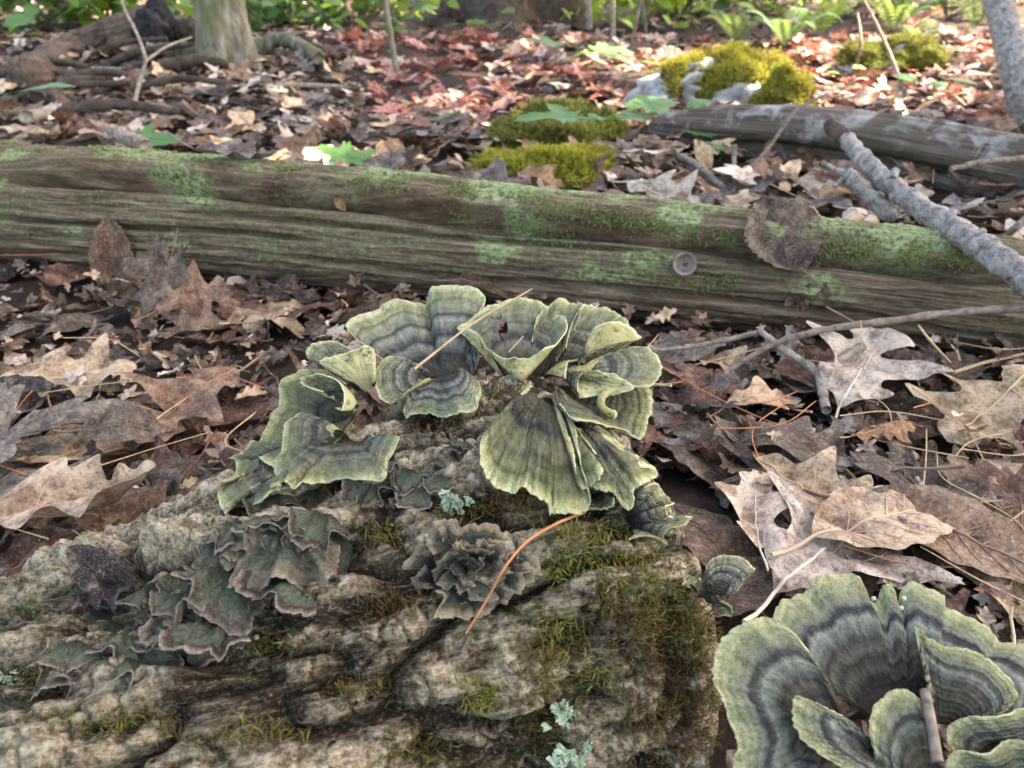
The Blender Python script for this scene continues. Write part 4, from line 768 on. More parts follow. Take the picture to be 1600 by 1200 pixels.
# ------------------------------------------------------------------ moss, lichen
def shoots(pts, nrm, length, width, var, r, droop=.5):
    """many moss shoots, each two crossed bent blades; returns verts, tris, tip attr, var attr"""
    n = len(pts); V = []; T = []; F = []
    for k in range(2):
        a = r.normal(size=(n, 3)); s = np.cross(nrm, a); s /= np.linalg.norm(s, axis=1)[:, None]+1e-9; lean = nrm+droop*r.normal(size=(n, 3)); lean /= np.linalg.norm(lean, axis=1)[:, None]
        L = (length*r.uniform(.5, 1.3, n))[:, None]; W = width*s
        p0 = pts-W-nrm*length*.2; p1 = pts+W-nrm*length*.2; m0 = pts+lean*L*.6-W*.9; m1 = pts+lean*L*.6+W*.9; tip = pts+lean*L+.35*L*np.cross(s, lean)*r.choice([-1, 1], (n, 1))
        V.append(np.stack([p0, p1, m1, m0, tip], 1).reshape(-1, 3)); b = (np.arange(n)*5)[:, None]+k*n*5
        F += [b+np.array((0, 1, 2)), b+np.array((0, 2, 3)), b+np.array((3, 2, 4))]; T.append(np.tile([0, 0, .6, .6, 1], n))
    return np.concatenate(V), np.concatenate(F), np.concatenate(T), np.tile(np.repeat(var, 5), 2)
MOSS1 = [(930, 862, 50, 26, 260, 0.33), (985, 905, 55, 40, 310, 0.43), (1035, 935, 50, 40, 279, 0.38), (1085, 985, 45, 35, 235, 0.53), (955, 930, 36, 30, 198, 0.88), (1010, 985, 60, 40, 297, 0.83), (870, 985, 40, 30, 161, 0.38), (845, 1050, 36, 34, 148, 0.53), (910, 1050, 36, 24, 124, 0.38),
         (1060, 1050, 44, 32, 204, 0.88), (1010, 1110, 50, 34, 173, 0.7799999999999999), (850, 1130, 34, 40, 136, 0.6799999999999999), (752, 1088, 26, 18, 136, 0.22999999999999998), (866, 885, 30, 22, 136, 0.13), (615, 945, 40, 22, 161, 0.9299999999999999), (560, 1075, 45, 20, 124, 0.58), (1095, 1110, 45, 60, 235, 0.7799999999999999), (1070, 1180, 60, 30, 186, 0.6799999999999999),
         (660, 1165, 60, 20, 124, 0.48000000000000004), (800, 790, 45, 20, 161, 0.88), (720, 800, 35, 18, 99, 0.43), (600, 840, 30, 30, 86, 0.58), (700, 670, 60, 24, 161, 0.83), (900, 830, 60, 20, 161, 0.38), (180, 1130, 80, 16, 99, 0.48000000000000004), (420, 1010, 60, 14, 99, 0.48000000000000004), (400, 1150, 80, 16, 99, 0.58), (60, 1060, 30, 14, 74, 0.38), (790, 620, 40, 25, 124, 0.7799999999999999), (530, 760, 40, 25, 99, 0.58)]
def moss_on_log():
    r = np.random.default_rng(31)
    for (px, py, sx, sy, n, br) in MOSS1:
        pts, ns = [], []
        for _ in range(n):
            p, m, d = hit1(px+r.normal()*sx*.6, py+r.normal()*sy*.6)
            if p is not None: pts.append(p); ns.append(m)
        if len(pts) < 5: continue
        pts = np.array(pts); ns = np.array(ns); ns[:, 2] += .3; ns /= np.linalg.norm(ns, axis=1)[:, None]
        v, f, t, w = shoots(pts, ns, random.uniform(.0045, .0075), .00038, np.clip(br+.15+.3*r.normal(size=len(pts)), 0, 1), r, .8)
        o = under(log1, "moss_tuft", mesh_np("moss_tuft", v, f, dict(tip=t, var=w), M['moss'], False)); o["kind"] = "stuff"
moss_on_log()
def moss_on_mossy_log():
    r = np.random.default_rng(77); pts, ns = [], []
    for (x0, y0, x1, y1, n, s) in [(420, 262, 760, 305, 1500, 7), (760, 305, 1150, 375, 1900, 8), (1250, 390, 1560, 402, 1500, 9), (0, 222, 330, 240, 900, 6), (700, 335, 900, 380, 400, 10), (1000, 430, 1150, 440, 300, 12)]:
        for _ in range(n):
            t = r.uniform(); l, m, i, d = BV2.ray_cast(Vector((0, 0, CAM_H)), ray(x0+(x1-x0)*t, y0+(y1-y0)*t+r.normal()*s))
            if l: pts.append(l); ns.append(m)
    pts = np.array(pts); ns = np.array(ns); q = fbm(pts*30, 2) > -.1; pts, ns = pts[q], ns[q]
    v, f, t, w = shoots(pts, ns, .0042, .0006, np.clip(.15+.2*r.normal(size=len(pts)), 0, 1), r, .9)
    o = under(log2, "moss_film", mesh_np("moss_film", v, f, dict(tip=t, var=w), M['palemoss'], False)); o["kind"] = "stuff"
moss_on_mossy_log()
def lichen(px, py, w, label, lobes=11, hit=hit1):
    r = np.random.default_rng(int(px)); p, n, d = hit(px, py)
    if p is None: return
    s = w/FPX*d; e = empty("lichen_rosette", tuple(p)); tag(e, label, "lichen", "mint lichen rosettes on the bark log"); a = np.cross(n, (0.2, .1, .9)); a /= np.linalg.norm(a); b = np.cross(n, a)
    lobes = lobes*2
    for k in range(lobes):
        th = 2*math.pi*k/lobes+r.uniform(-.5, .5); L = s*r.uniform(.14, .36); dr = a*math.cos(th)+b*math.sin(th); sd = np.cross(n, dr); base = p+n*(.001+.002*r.uniform())+(a*r.normal()+b*r.normal()*1.3)*s*.14+dr*s*.04
        R = [base+dr*L*q+sd*L*w_+n*h for q, w_, h in ((.35, -.22, .001), (.7, -.2, .0025), (.78, -.42, .003), (1.0, -.3, .003), (.92, -.08, .002), (1.05, .1, .004), (.95, .38, .003), (.72, .25, .0025), (.35, .2, .001))]
        t, bt = fan_mesh(np.array([base-sd*L*.08, base+sd*L*.08]), np.array(R), N=30, K=6, ruffle=.0006, waves=3, thick=.0006, seed=k, jag=.1, wr=.0004)
        under(e, "lobe", mesh_np("lobe", np.concatenate([t[0], bt[0]]), np.concatenate([t[1], bt[1]+len(t[0])]), mat=M['lichen']))
lichen(714, 776, 54, "mint green leafy lichen below the narrow gap in the cluster", 12); lichen(884, 1124, 50, "bright mint lichen rosette on bark between brown moss cushions", 10)
lichen(898, 1192, 74, "larger dull mint lichen rosette low on the bark", 9); lichen(14, 1058, 40, "grey green lichen scrap at the mossy bark by the felted tiers", 6)

# ------------------------------------------------------------------ sticks, twigs, needles
def stick(name, label, pts, r0, r1, mat, group=None, k=9, wob=.12, n=70, knob=0.0, seed=1, cat="twig", part=None, e=None):
    p = spline(np.array(pts), n); u = np.linspace(0, 1, n); L = np.linalg.norm(np.diff(p, axis=0), axis=1).sum(); rad = r0+(r1-r0)*u
    p = p+np.stack([perlin(np.stack([u*L*28, 0*u+seed, 0*u+i*9.1], -1)) for i in range(3)], -1)*rad[:, None]*wob*4
    v, f = tube(p, rad*(1+.12*fbm(np.stack([u*L*70, 0*u+seed, 0*u], -1), 2)), k)
    if knob: v = v+ (v-np.repeat(np.vstack([p, p[:1], p[-1:]]), [k]*n+[1, 1], 0))*(knob*np.clip(fbm(v*90+seed, 3)+.1, -.3, 1))[:, None]*2
    me = mesh_np(part or name, v, f, mat=M[mat])
    if e and isinstance(e, tuple): return ob(part, me, e[1])
    if e: return under(e, part, me)
    o = ob(name, me); tag(o, label, cat, group); return o
# lichen covered branch reaching in over the mossy log
br = empty("lichened_branch", tuple(P(1600, 430, .80))); tag(br, "knobbly grey lichen covered branch reaching over the mossy log with a dark tip", "branch")
brs = stick(0, 0, [P(1650, 465, .67), P(1560, 405, .72), P(1480, 352, .79), P(1410, 305, .86), P(1350, 250, .92), P(1322, 218, .95)], .0135, .009, 'branch', k=18, wob=.06, n=150, knob=.22, seed=4, part="stem", e=br)
stick(0, 0, [P(1325, 222, .95), P(1312, 208, .955), P(1300, 198, .96), P(1292, 194, .965)], .0105, .0065, 'dark', k=14, wob=.03, n=40, knob=.3, seed=6, part="dark_tip", e=br)
stick(0, 0, [P(1400, 335, .885), P(1375, 320, .885), P(1345, 292, .89), P(1322, 270, .90)], .011, .0075, 'branch', k=14, wob=.06, n=60, knob=.16, seed=8, part="side_branch", e=br)
stick(0, 0, [P(1322, 272, .90), P(1300, 262, .90), P(1284, 254, .90)], .004, .002, 'branch', k=8, n=20, knob=.4, seed=9, part="twig_stub", e=br)
stick(0, 0, [P(1320, 276, .90), P(1312, 285, .90), P(1303, 292, .9)], .0035, .0015, 'branch', k=8, n=20, knob=.4, seed=10, part="twig_stub", e=br)
for i, (a, b, D_) in enumerate([(1432, 302, .84), (1530, 370, .745), (1395, 275, .87), (1484, 338, .785)]): stick(0, 0, [P(a, b+4, D_), P(a+3, b-6, D_), P(a+7, b-11, D_)], .005, .003, 'branch', k=8, n=12, knob=.3, seed=20+i, part="knob", e=(br, brs))
TW = [("rough brown twig arching from the litter along the front of the mossy log", [P(1115, 600, .70), P(1150, 572, .71), P(1210, 537, .705), P(1290, 515, .70), P(1400, 500, .70), P(1500, 488, .70), P(1640, 478, .69)], .0022, .0038, 'twig', .1),
      ("thin lichened stick lying just before the mossy log", [P(1005, 550, .74), P(1070, 543, .74), P(1130, 532, .735), P(1190, 518, .73)], .0018, .0026, 'paletwig', .1),
      ("bent grey stick with peeling bark pointing into the litter", [P(1186, 516, .725), P(1215, 540, .71), P(1255, 566, .70), P(1280, 590, .685), P(1290, 640, .65)], .0032, .0042, 'paletwig', .08),
      ("short mossy stick under the pale beige oak leaf", [P(1275, 585, .69), P(1310, 563, .69), P(1350, 540, .69)], .005, .004, 'paletwig', .06),
      ("thin pale straw sticking up in front of the mossy log", [G(1322, 590, .01), P(1290, 555, .69), P(1435, 508, .66)][0:1]+[P(1345, 545, .68), P(1345, 500, .69)], .0007, .0005, 'needle', .05),
      ("long straw coloured stalk leaning between two pale oak leaves", [G(1490, 572, .01), P(1460, 540, .66), P(1435, 508, .67)], .0012, .0009, 'needle', .05),
      ("thin straight stick lying toward the large pale tan oak leaf", [G(1490, 582, .02), G(1545, 565, .025), G(1640, 545, .03)], .0018, .0014, 'needle', .05),
      ("slender brown stick leaning before the grey log", [G(1165, 272, .01), P(1200, 232, 1.50), P(1245, 172, 1.5), P(1285, 150, 1.5)], .004, .0025, 'twig', .1),
      ("grey peg of wood standing upright before the grey log", [G(1148, 282, 0), P(1147, 250, 1.52), P(1148, 226, 1.52)], .0045, .004, 'paletwig', .05),
      ("bare brown twig resting across the grey log", [P(1485, 264, 1.2), P(1530, 254, 1.2), P(1570, 250, 1.2), P(1640, 245, 1.2)], .004, .005, 'twig', .12),
      ("dark thin stick slanting down behind the mossy log end", [G(1552, 392, 0), P(1580, 362, 1.0), P(1620, 330, 1.0)], .004, .005, 'twig', .08),
      ("pale crooked stick half buried behind the mossy log", [G(1060, 243, .02), G(1090, 258, .03), G(1115, 280, .02), G(1140, 300, .01)], .006, .005, 'paletwig', .1),
      ("upright forked pale sapling stem in front of the fallen dark log, lower stalk", [G(206, 208, 0), P(213, 150, 2.2), P(229, 92, 2.22)], .0065, .005, 'paletwig', .05),
      ("thin pale fork of the sapling stem bending toward the sky", [P(229, 94, 2.22), P(215, 55, 2.24), P(195, 15, 2.25), P(185, -20, 2.26)], .005, .004, 'paletwig', .06),
      ("thin pale fork of the sapling stem leaning toward the tree", [P(229, 94, 2.22), P(262, 72, 2.3), P(300, 58, 2.4)], .004, .003, 'paletwig', .06),
      ("long straight grey branch lying across the litter before the tree", [G(40, 182, .06), P(150, 176, 2.4), P(250, 152, 2.4), P(330, 140, 2.45), P(450, 133, 2.6), P(560, 137, 2.7)], .014, .007, 'paletwig', .05),
      ("thin curved branch arching over the litter under the dark log", [G(20, 135, .03), P(110, 112, 2.8), P(180, 108, 2.8), P(280, 120, 2.7), P(360, 134, 2.6)], .009, .006, 'paletwig', .06),
      ("mossy grey root like branch behind the tree foot", [P(360, 88, 3.1), P(410, 72, 3.1), P(440, 62, 3.1), P(475, 75, 3.0), P(500, 92, 2.9)], .03, .024, 'trunk', .05),
      ("short pale log piece lying at the far edge of the mossy log", [P(175, 205, 1.32), P(200, 217, 1.3), P(228, 228, 1.28)], .012, .012, 'paletwig', .05),
      ("dark broken stick in the brush under the fallen dark log", [G(45, 165, .03), P(80, 140, 2.6), P(130, 110, 2.7)], .02, .012, 'dark', .08),
      ("black spike of wood poking from the rolled silvery leaf", [P(332, 268, .97), P(322, 280, .955), P(312, 293, .945)], .0016, .0022, 'dark', .05),
      ("thin leaning dark twig below the mossy boulder", [G(1420, 160, 0), P(1380, 60, 2.6), P(1350, 0, 2.7)], .007, .004, 'twig', .1),
      ("forked bare twig standing near the second boulder", [G(1330, 125, 0), P(1345, 70, 2.8), P(1340, 20, 2.9)], .006, .004, 'twig', .12)]
for i, (lab, pts, r0, r1, mt, wob) in enumerate(TW):
    if "sapling stem" in lab:
        if i == 12: fk = empty("forked_sapling", tuple(pts[0])); tag(fk, "thin pale forked sapling in front of the propped dark log", "sapling")
        stick(0, 0, pts, r0, r1, mt, wob=wob, seed=40+i, n=60, part="stem" if i == 12 else "fork", e=fk); continue
    nm = "branch" if r0 > .008 else "twig"; stick(nm, lab.replace(", lower stalk", ""), pts, r0, r1, mt, wob=wob, seed=40+i, k=9, n=60, knob=.25 if r0 > .002 else 0, cat=nm.replace("_", " "))
stick("pine_needle", "pale straw needle lying across the tall slate banded bracket", [P(648, 576, .435), P(740, 505, .448), P(832, 451, .462)], .00075, .0005, 'needle', "pine needles", 6, .03, 30, cat="needle")
stick("pine_needle", "long curved rust orange needle draped over the small felted rosette", [P(a, b, (hit1(a, b)[2] or .38)-c) for a, b, c in ((728, 990, .004), (762, 935, .018), (790, 885, .022), (825, 845, .016), (870, 818, .012), (914, 800, .01))], .0004, .0008, 'rust', "pine needles", 7, .02, 60, cat="needle")
stick("pine_needle", "short straw needle inside the funnel shaped bracket", [P(795, 550, .452), P(818, 525, .455)], .0004, .0003, 'needle', "pine needles", 6, .03, 12, cat="needle")
def needles():
    r = np.random.default_rng(13); n = 0
    while n < 70:
        px, py = r.uniform(-20, 1620), r.uniform(500, 960) if n < 55 else r.uniform(250, 420); q = G(px, py, .035)
        if near_log(q[0], q[1], .0): continue
        a = r.uniform(0, 6.28); L = r.uniform(.025, .06); d = np.array((math.cos(a), math.sin(a), r.normal()*.15))*L; b = np.array((-d[1], d[0], 0))*r.normal()*.25
        beh = q[1] > .85
        stick("pine_needle", "thin straw brown needle on the litter behind the mossy log" if beh else "thin straw brown needle lying loose on the leaves between the logs", [q-d, q+b, q+d], .0006, .00045, 'needle' if r.uniform() < .7 else 'rust', "loose needles behind the mossy log" if beh else "loose needles between the logs", 5, .02, 14, cat="needle"); n += 1
needles()
rt = np.random.default_rng(88)
for k in range(12):
    a = rt.uniform(20, 330); b = rt.uniform(75, 185); q = G(a, b, .02); L = rt.uniform(.2, .5); th_ = rt.normal()*.35+(.25 if k % 2 else -.2); d_ = np.array((math.cos(th_), math.sin(th_)*.5, rt.uniform(-.05, .28)))*L
    stick("rotten_branch", "dark rotten stick tangled in the brush pile under the propped log", [q-d_*.5, q+np.array((0, 0, .03)), q+d_*.6], rt.uniform(.010, .028), .008, 'dark', "sticks of the brush pile", 10, .06, 40, .3, 300+k, "branch")
# acorn cap, black lump, white dots
def lathe(prof, k=28):
    a = np.linspace(0, 2*np.pi, k, endpoint=False); v = np.array([[(r*math.cos(t), r*math.sin(t), z) for t in a] for r, z in prof]).reshape(-1, 3); return v, grid_faces(len(prof), k, wrap_v=True)
l, n = hit_b(BV2, 1070, 410); ac = empty("acorn_cap", tuple(l+n*.004)); tag(ac, "empty acorn cup lying in the long crack of the mossy log", "acorn cup")
dirn = (Vector((0, 0, CAM_H))-l).normalized(); Rq = dirn.to_track_quat('Z', 'Y').to_matrix()
for nm, prof, mt in (("cup", [(.0005, -.009), (.006, -.008), (.0105, -.004), (.012, .0), (.0125, .003), (.0118, .0045), (.0105, .003), (.009, .0)], 'paletwig'), ("inner_ring", [(.0095, .0), (.008, -.002), (.006, -.0015), (.004, -.001), (.003, -.004), (.0006, -.0055)], 'twig')):
    v, f = lathe(prof); v = v*(1+.03*fbm(v*400, 2))[:, None]; v = v @ np.array(Rq).T+np.array(l+n*.004); under(ac, nm, mesh_np(nm, v, f, mat=M[mt]))
p, n_, d = hit1(165, 925); p = p if p is not None else P(165, 910, .37)
th, ph_ = np.meshgrid(np.linspace(0, np.pi, 40), np.linspace(0, 2*np.pi, 60, endpoint=False), indexing='ij'); v = np.stack([np.sin(th)*np.cos(ph_), np.sin(th)*np.sin(ph_), np.cos(th)], -1).reshape(-1, 3)
leaf('roll', 1, 'black', p+np.array((.0, 0, .010)), .042, 1.0, (.5, .4), "black crumpled leaf lying on top of the felted bracket tiers", name="charred_leaf"); leaf('roll', 0, 'black', p+np.array((.004, -.004, .006)), .036, -1.4, (.9, -.3), "black leaf scrap under the crumpled black one on the felted tiers", name="charred_leaf")
def dot(px, py, d, s, name, label, cat, group, mt):
    v_ = np.stack([np.sin(th)*np.cos(ph_), np.sin(th)*np.sin(ph_), np.cos(th)], -1)[::5, ::6].reshape(-1, 3); v_ = v_*(1+.2*fbm(v_*2+px, 2))[:, None]*s+P(px, py, d); o = ob(name, mesh_np(name, v_, grid_faces(8, 10, wrap_v=True), mat=M[mt])); tag(o, label, cat, group)
for k in range(6):
    q = G(1432+random.uniform(-9, 9), 752+random.uniform(-6, 6), .034); dd = float((q-CAMV) @ np.array((0, CP, -SP))); dot(1432+random.uniform(-9, 9), 752+random.uniform(-6, 6), dd, .0014, "white_fungus_dot", "tiny white fungus bead clustered on the dark purple brown leaf", "fungus", "white beads on the dark leaf", 'white')
dot(401, 996, (hit1(401, 996)[2] or .36)-.002, .0012, "white_fungus_dot", "single white bead below the felted tiers", "fungus", None, 'white')
for (a, b) in ((1365, 935), (1408, 950), (1412, 935)): dot(a, b, .352, .0011, "white_fungus_dot", "white speck in the torn rim of the widest rosette bracket", "fungus", "white specks on the torn rim", 'white')

# ------------------------------------------------------------------ boulders and moss cushions
def blob(center, rx, ry, rz, seed, n=56, m=80, rough=.75):
    t_, p_ = np.meshgrid(np.linspace(0, np.pi, n), np.linspace(0, 2*np.pi, m, endpoint=False), indexing='ij'); v = np.stack([np.sin(t_)*np.cos(p_), np.sin(t_)*np.sin(p_), np.cos(t_)], -1).reshape(-1, 3)
    nr = v.copy(); v = v*(1+rough*fbm(v*1.3+seed, 3)+.05*fbm(v*6+seed, 3))[:, None]*np.array((rx, ry, rz))+np.array(center); nn = nr/np.array((rx, ry, rz)); nn /= np.linalg.norm(nn, axis=1)[:, None]; return v, grid_faces(n, m, wrap_v=True), nn
def mossy_boulder(label, px, py, w, h, seed, mossmat='moss', cover=.1, nsh=5000, bare=True, name="mossy_boulder", cat="boulder", var=.15, sl=.012):
    b = G(px, py); d = b[1]*CP+(CAM_H-b[2])*SP; rx = w/2/FPX*d; H = h/FPX*d; e = empty(name, tuple(b)); tag(e, label, cat); v, f, n = blob(b+np.array((0, rx*.55, H*.15)), rx, rx*.75, H*.9, seed)
    under(e, "stone", mesh_np("stone", v, f, mat=M['rock' if bare else 'mossbase'])); r = np.random.default_rng(seed); ok = np.where((n[:, 2] > .05) & (fbm(v*9+seed, 2)+.5*n[:, 2] > cover) & (n[:, 1] < .6))[0]
    mk = fbm(v*9+seed, 2)+.5*n[:, 2] > cover; mv = v+n*np.where(mk, .008, -.01)[:, None]; under(e, "moss_mat", mesh_np("moss_mat", mv, f, mat=M['mossbase']))
    i = r.choice(ok, nsh); pts = mv[i]+r.normal(size=(nsh, 3))*rx*.03; vv, ff, tt, ww = shoots(pts, n[i], sl, sl*.09, np.clip(var+.25*r.normal(size=nsh)+.4*fbm(pts*14, 2), 0, 1), r, .6); o = under(e, "moss_carpet", mesh_np("moss_carpet", vv, ff, dict(tip=tt, var=ww), M[mossmat], False)); o["kind"] = "stuff"; return e
mossy_boulder("low boulder with yellow green moss cap catching sunlight behind the grey log", 1150, 172, 260, 72, 3, 'mossy', .36, 7000, sl=.014)
mossy_boulder("small pale rock half covered with dark moss beside the sunlit boulder", 1405, 118, 150, 45, 9, 'moss', .15, 4000, sl=.014)
mossy_boulder("bright green moss cushion at the back of the mossy log", 862, 300, 195, 40, 14, 'mossy', .0, 7000, False, "moss_cushion", "moss", .15, .014)
mossy_boulder("darker mossy stump mound behind the bright moss cushion", 870, 243, 215, 46, 18, 'moss', .05, 7000, False, "moss_mound", "moss", .25, .014)
mossy_boulder("tiny moss tuft stone far behind near the sunlit boulder", 1235, 180, 90, 50, 23, 'mossy', -.3, 2500, False, "moss_cushion", "moss", .2, .012)

# ------------------------------------------------------------------ trees, fallen dark log, saplings
def relief_tree(sl, phi, R, b): return .012*fbm(b*18, 4)+.02*fbm(b*4, 2), {}
def tree(label, x, y, r, h, lean=(0, 0), mat='trunk', name="forest_tree", limbs=True, crown=None, group=None):
    z = float(gz(x, y)); e = empty(name, (x, y, z)); tag(e, label, "tree", group); n = 70; u = np.linspace(0, 1, n)**1.5; p = np.stack([x+lean[0]*u*h, y+lean[1]*u*h, z-.1+u*h], -1); rad = r*(1-.55*u)+r*.75*np.exp(-u*h/(r*1.6))
    v, f = tube(p, rad, 36); c = np.repeat(np.vstack([p, p[:1], p[-1:]]), [36]*n+[1, 1], 0); dv = v-c; ang = np.arctan2(dv[:, 1], dv[:, 0]); low = np.exp(-(v[:, 2]-z)/(r*1.5)); k = 1+.16*fbm(v*9/max(r*8, .5), 3)+.22*low*np.cos(ang*4+1); under(e, "trunk", mesh_np("trunk", c+dv*k[:, None], f, mat=M[mat]))
    if crown:
        cx, cy, cz, R, H, nl, ls, seed = crown; rr = np.random.default_rng(seed); A = Acc(); top = p[-1]
        for k in range(9):
            a = 6.28*k/9; q = np.array((cx+R*.7*math.cos(a), cy+R*.7*math.sin(a), cz+rr.uniform(-.2, .5)*H)); st = p[int(n*rr.uniform(.75, .97))]; A.add(*tube(spline([st, (st+q)/2+np.array((0, 0, .4)), q], 14), np.linspace(r*.35, r*.06, 14), 7))
        under(e, "limb_frame", A.mesh("limb_frame", M[mat])); cl = rr.normal(size=(70, 3)); cl = cl/np.linalg.norm(cl, axis=1)[:, None]*rr.uniform(.15, 1, (70, 1))**.45; ctr = cl[rr.integers(0, 70, nl)]*np.array((R, R, H))+rr.normal(size=(nl, 3))*R*.13+np.array((cx, cy, cz))
        a = rr.normal(size=(nl, 3)); a /= np.linalg.norm(a, axis=1)[:, None]; b = np.cross(a, rr.normal(size=(nl, 3))); b /= np.linalg.norm(b, axis=1)[:, None]; s = (ls*rr.uniform(.6, 1.3, nl))[:, None]
        V = np.stack([ctr-a*s, ctr-a*s*.2+b*s*.5, ctr+a*s, ctr-a*s*.2-b*s*.5], 1).reshape(-1, 3); under(e, "crown", mesh_np("crown", V, np.arange(nl*4).reshape(-1, 4), mat=M['darkgreen'], smooth_=False))
    return e
# unseen trees added along the sun's path: one crown shades the logs, others dapple
def shade(label, tx, ty, zc, R, H, nl, ls, seed, trunk, r=.16):
    t = zc/SUN_DIR.z; c = (tx+SUN_DIR.x*t, ty+SUN_DIR.y*t, zc); tree(label, trunk[0], trunk[1], r, zc+.5, ((c[0]-trunk[0])/(zc+.5), (c[1]-trunk[1])/(zc+.5)), crown=(c[0], c[1], zc, R, H, nl, ls, seed), group="unseen trees added to shade the clearing")
shade("unseen tall tree whose crown is added to shade the two logs", -.1, -.15, 5.5, 2.05, 1.0, 8500, .16, 1, (5.6, 2.2))
shade("unseen tall tree with a wide ragged crown added to shade the far litter", -2.5, 3.0, 6.5, 2.5, 1.0, 7000, .17, 2, (6.2, 6.0))
shade("unseen slim tall tree with an open crown added to dapple the sun", 2.9, 1.9, 7.0, 1.5, .9, 2600, .17, 3, (8.2, 6.5))
shade("unseen tall tree with a thin crown added to dapple the far slope", .6, 6.2, 7.0, 2.0, 1.0, 2600, .18, 4, (7.8, 9.5))
q = G(345, 118); tree("grey mossy tree trunk with flaring foot beside the fallen dark log", q[0], q[1]+.1, .085, 5.0, (-.02, .05))
q = G(800, 36); tree("broad dark tree foot far behind the litter slope", q[0], q[1]+.3, .30, 6, (0, .02), 'dark')
q = G(30, 40); tree("distant slim dark trunk behind the leafy shrub", q[0], q[1]+.6, .07, 5, (.03, 0), 'dark')
LOG4 = Log([G(40, 125, .05), P(110, 88, 3.2), P(190, 60, 3.25), P(252, 38, 3.3)], [.06, .075, .085, .09], lambda sl, phi, R, b: (.012*fbm(b*14, 4)+.012*fbm(np.stack([sl*3, phi*4, 0*sl], -1), 3), {}), end0=.05, end1=.03)
e = empty("fallen_dark_log", tuple(G(120, 120))); tag(e, "dark broken log propped up beside the grey mossy tree", "log"); under(e, "trunk", LOG4.mesh("trunk", 160, 60, M['brownwood']))
v, f, n = blob(P(243, 48, 3.22), .085, .09, .10, 33, rough=.6); under(e, "dark_end", mesh_np("dark_end", v, f, mat=M['black']))  # near-black lump closing the broken end of the log
for i, (pts, r0, lab) in enumerate([([P(250, 62, 3.3), P(300, 50, 3.25), P(345, 75, 3.15)], .05, "black rotten limb between the dark log and the tree"), ([G(60, 170, .02), P(150, 140, 2.7), P(240, 130, 2.7), P(300, 110, 2.9)], .045, "dark rotten trunk lying in the brush below the propped log"), ([P(240, 90, 2.95), P(300, 85, 2.95), P(350, 100, 2.9)], .042, "mossy rotten trunk lying against the tree foot")]): stick("rotten_branch", lab, pts, r0, r0*.8, ('dark', 'dark', 'trunk')[i], seed=70+i, k=20, wob=.04, n=60, knob=.4, cat="branch")
stick("leaning_sapling", "smooth grey lichened sapling trunk leaning at the edge of the clearing", [G(1610, 205), P(1590, 120, 1.9), P(1572, 50, 1.95), P(1550, -30, 2.0)], .036, .03, 'branch', k=18, wob=.02, n=80, knob=.12, seed=90, cat="tree")
for i, (px, py, x2, d_, r_, lab) in enumerate([(622, 125, 605, 3.4, .012, "thin mossy sapling stem rising from the litter behind the logs"), (668, 40, 664, 5.0, .012, "pale slim sapling stem beside the broad dark tree foot"), (922, 58, 913, 5.2, .018, "sunlit white sapling stem far behind"), (958, 70, 950, 5.3, .013, "second thinner sunlit sapling stem far behind"), (1010, 60, 990, 4.6, .010, "slim brown sapling bending near the sunlit stems"), (985, 75, 1004, 4.4, .008, "very thin slanting sapling near the sunlit stems"), (160, 30, 130, 4.5, .012, "thin sapling stem in front of the bright leafy shrub"), (1255, 60, 1238, 3.6, .009, "thin stem rising among the ferns")]):
    q = G(px, py); stick("slim_sapling", lab, [q, q+np.array(((x2-px)/FPX*q[1]*.5, 0, .2)), q+np.array(((x2-px)/FPX*q[1]*1.4, .05, .6)), q+np.array(((x2-px)/FPX*q[1]*2, .1, 1.4))], r_, r_*.7, 'paletwig' if i in (2, 3, 6) else 'trunk', seed=110+i, wob=.1, cat="sapling")

# ------------------------------------------------------------------ green plants
def seedling(label, pos, top, leaves, group=None, kind='green'):
    """pos: foot; top: where the leaf stalks meet; leaves: (dx, dy, dz, size, turn, tiltx, tilty)"""
    e = empty("seedling", tuple(pos)); tag(e, label, "seedling", group); A = Acc(); A.add(*tube(spline([pos, (np.array(pos)+top)/2+np.array((.004, 0, 0)), top], 16), np.linspace(.0016, .001, 16), 6))
    for i, (dx, dy, dz, s, rz, tx, ty) in enumerate(leaves):
        q = np.array(top)+np.array((dx, dy, dz)); A.add(*tube(np.linspace(top, q, 6), .0009, 5)); k = (kind, i % (4 if kind == 'green' else 2)); me, vm = KINDS[k]; o = ob("leaf_blade", me, e)
        R = Matrix.Rotation(tx, 4, 'X') @ Matrix.Rotation(ty, 4, 'Y') @ Matrix.Rotation(rz, 4, 'Z'); o.matrix_parent_inverse = Matrix.Translation(-e.location); o.matrix_basis = Matrix.Translation(Vector(q)-(R @ Vector((0, .2*s, 0)))) @ R @ Matrix.Scale(s, 4)
    under(e, "stem", A.mesh("stem", M['green'])); return e
b = G(955, 262); t = P(935, 188, 1.42); seedling("three leaved maple seedling standing over the moss cushion", b, t, [(-.055, 0, .006, .125, 1.75, .12, 0), (.06, .03, .0, .085, -1.2, .15, 0), (.10, .05, .018, .09, -1.0, .25, .1), (.0, .05, -.004, .05, .2, .1, 0)])
b = G(1065, 200); seedling("low broad leaved seedling at the end of the grey log", b, b+np.array((0, 0, .05)), [(-.05, 0, .01, .13, 1.6, .3, 0), (.03, .03, .0, .09, -.8, .2, 0)], kind='greenoval')
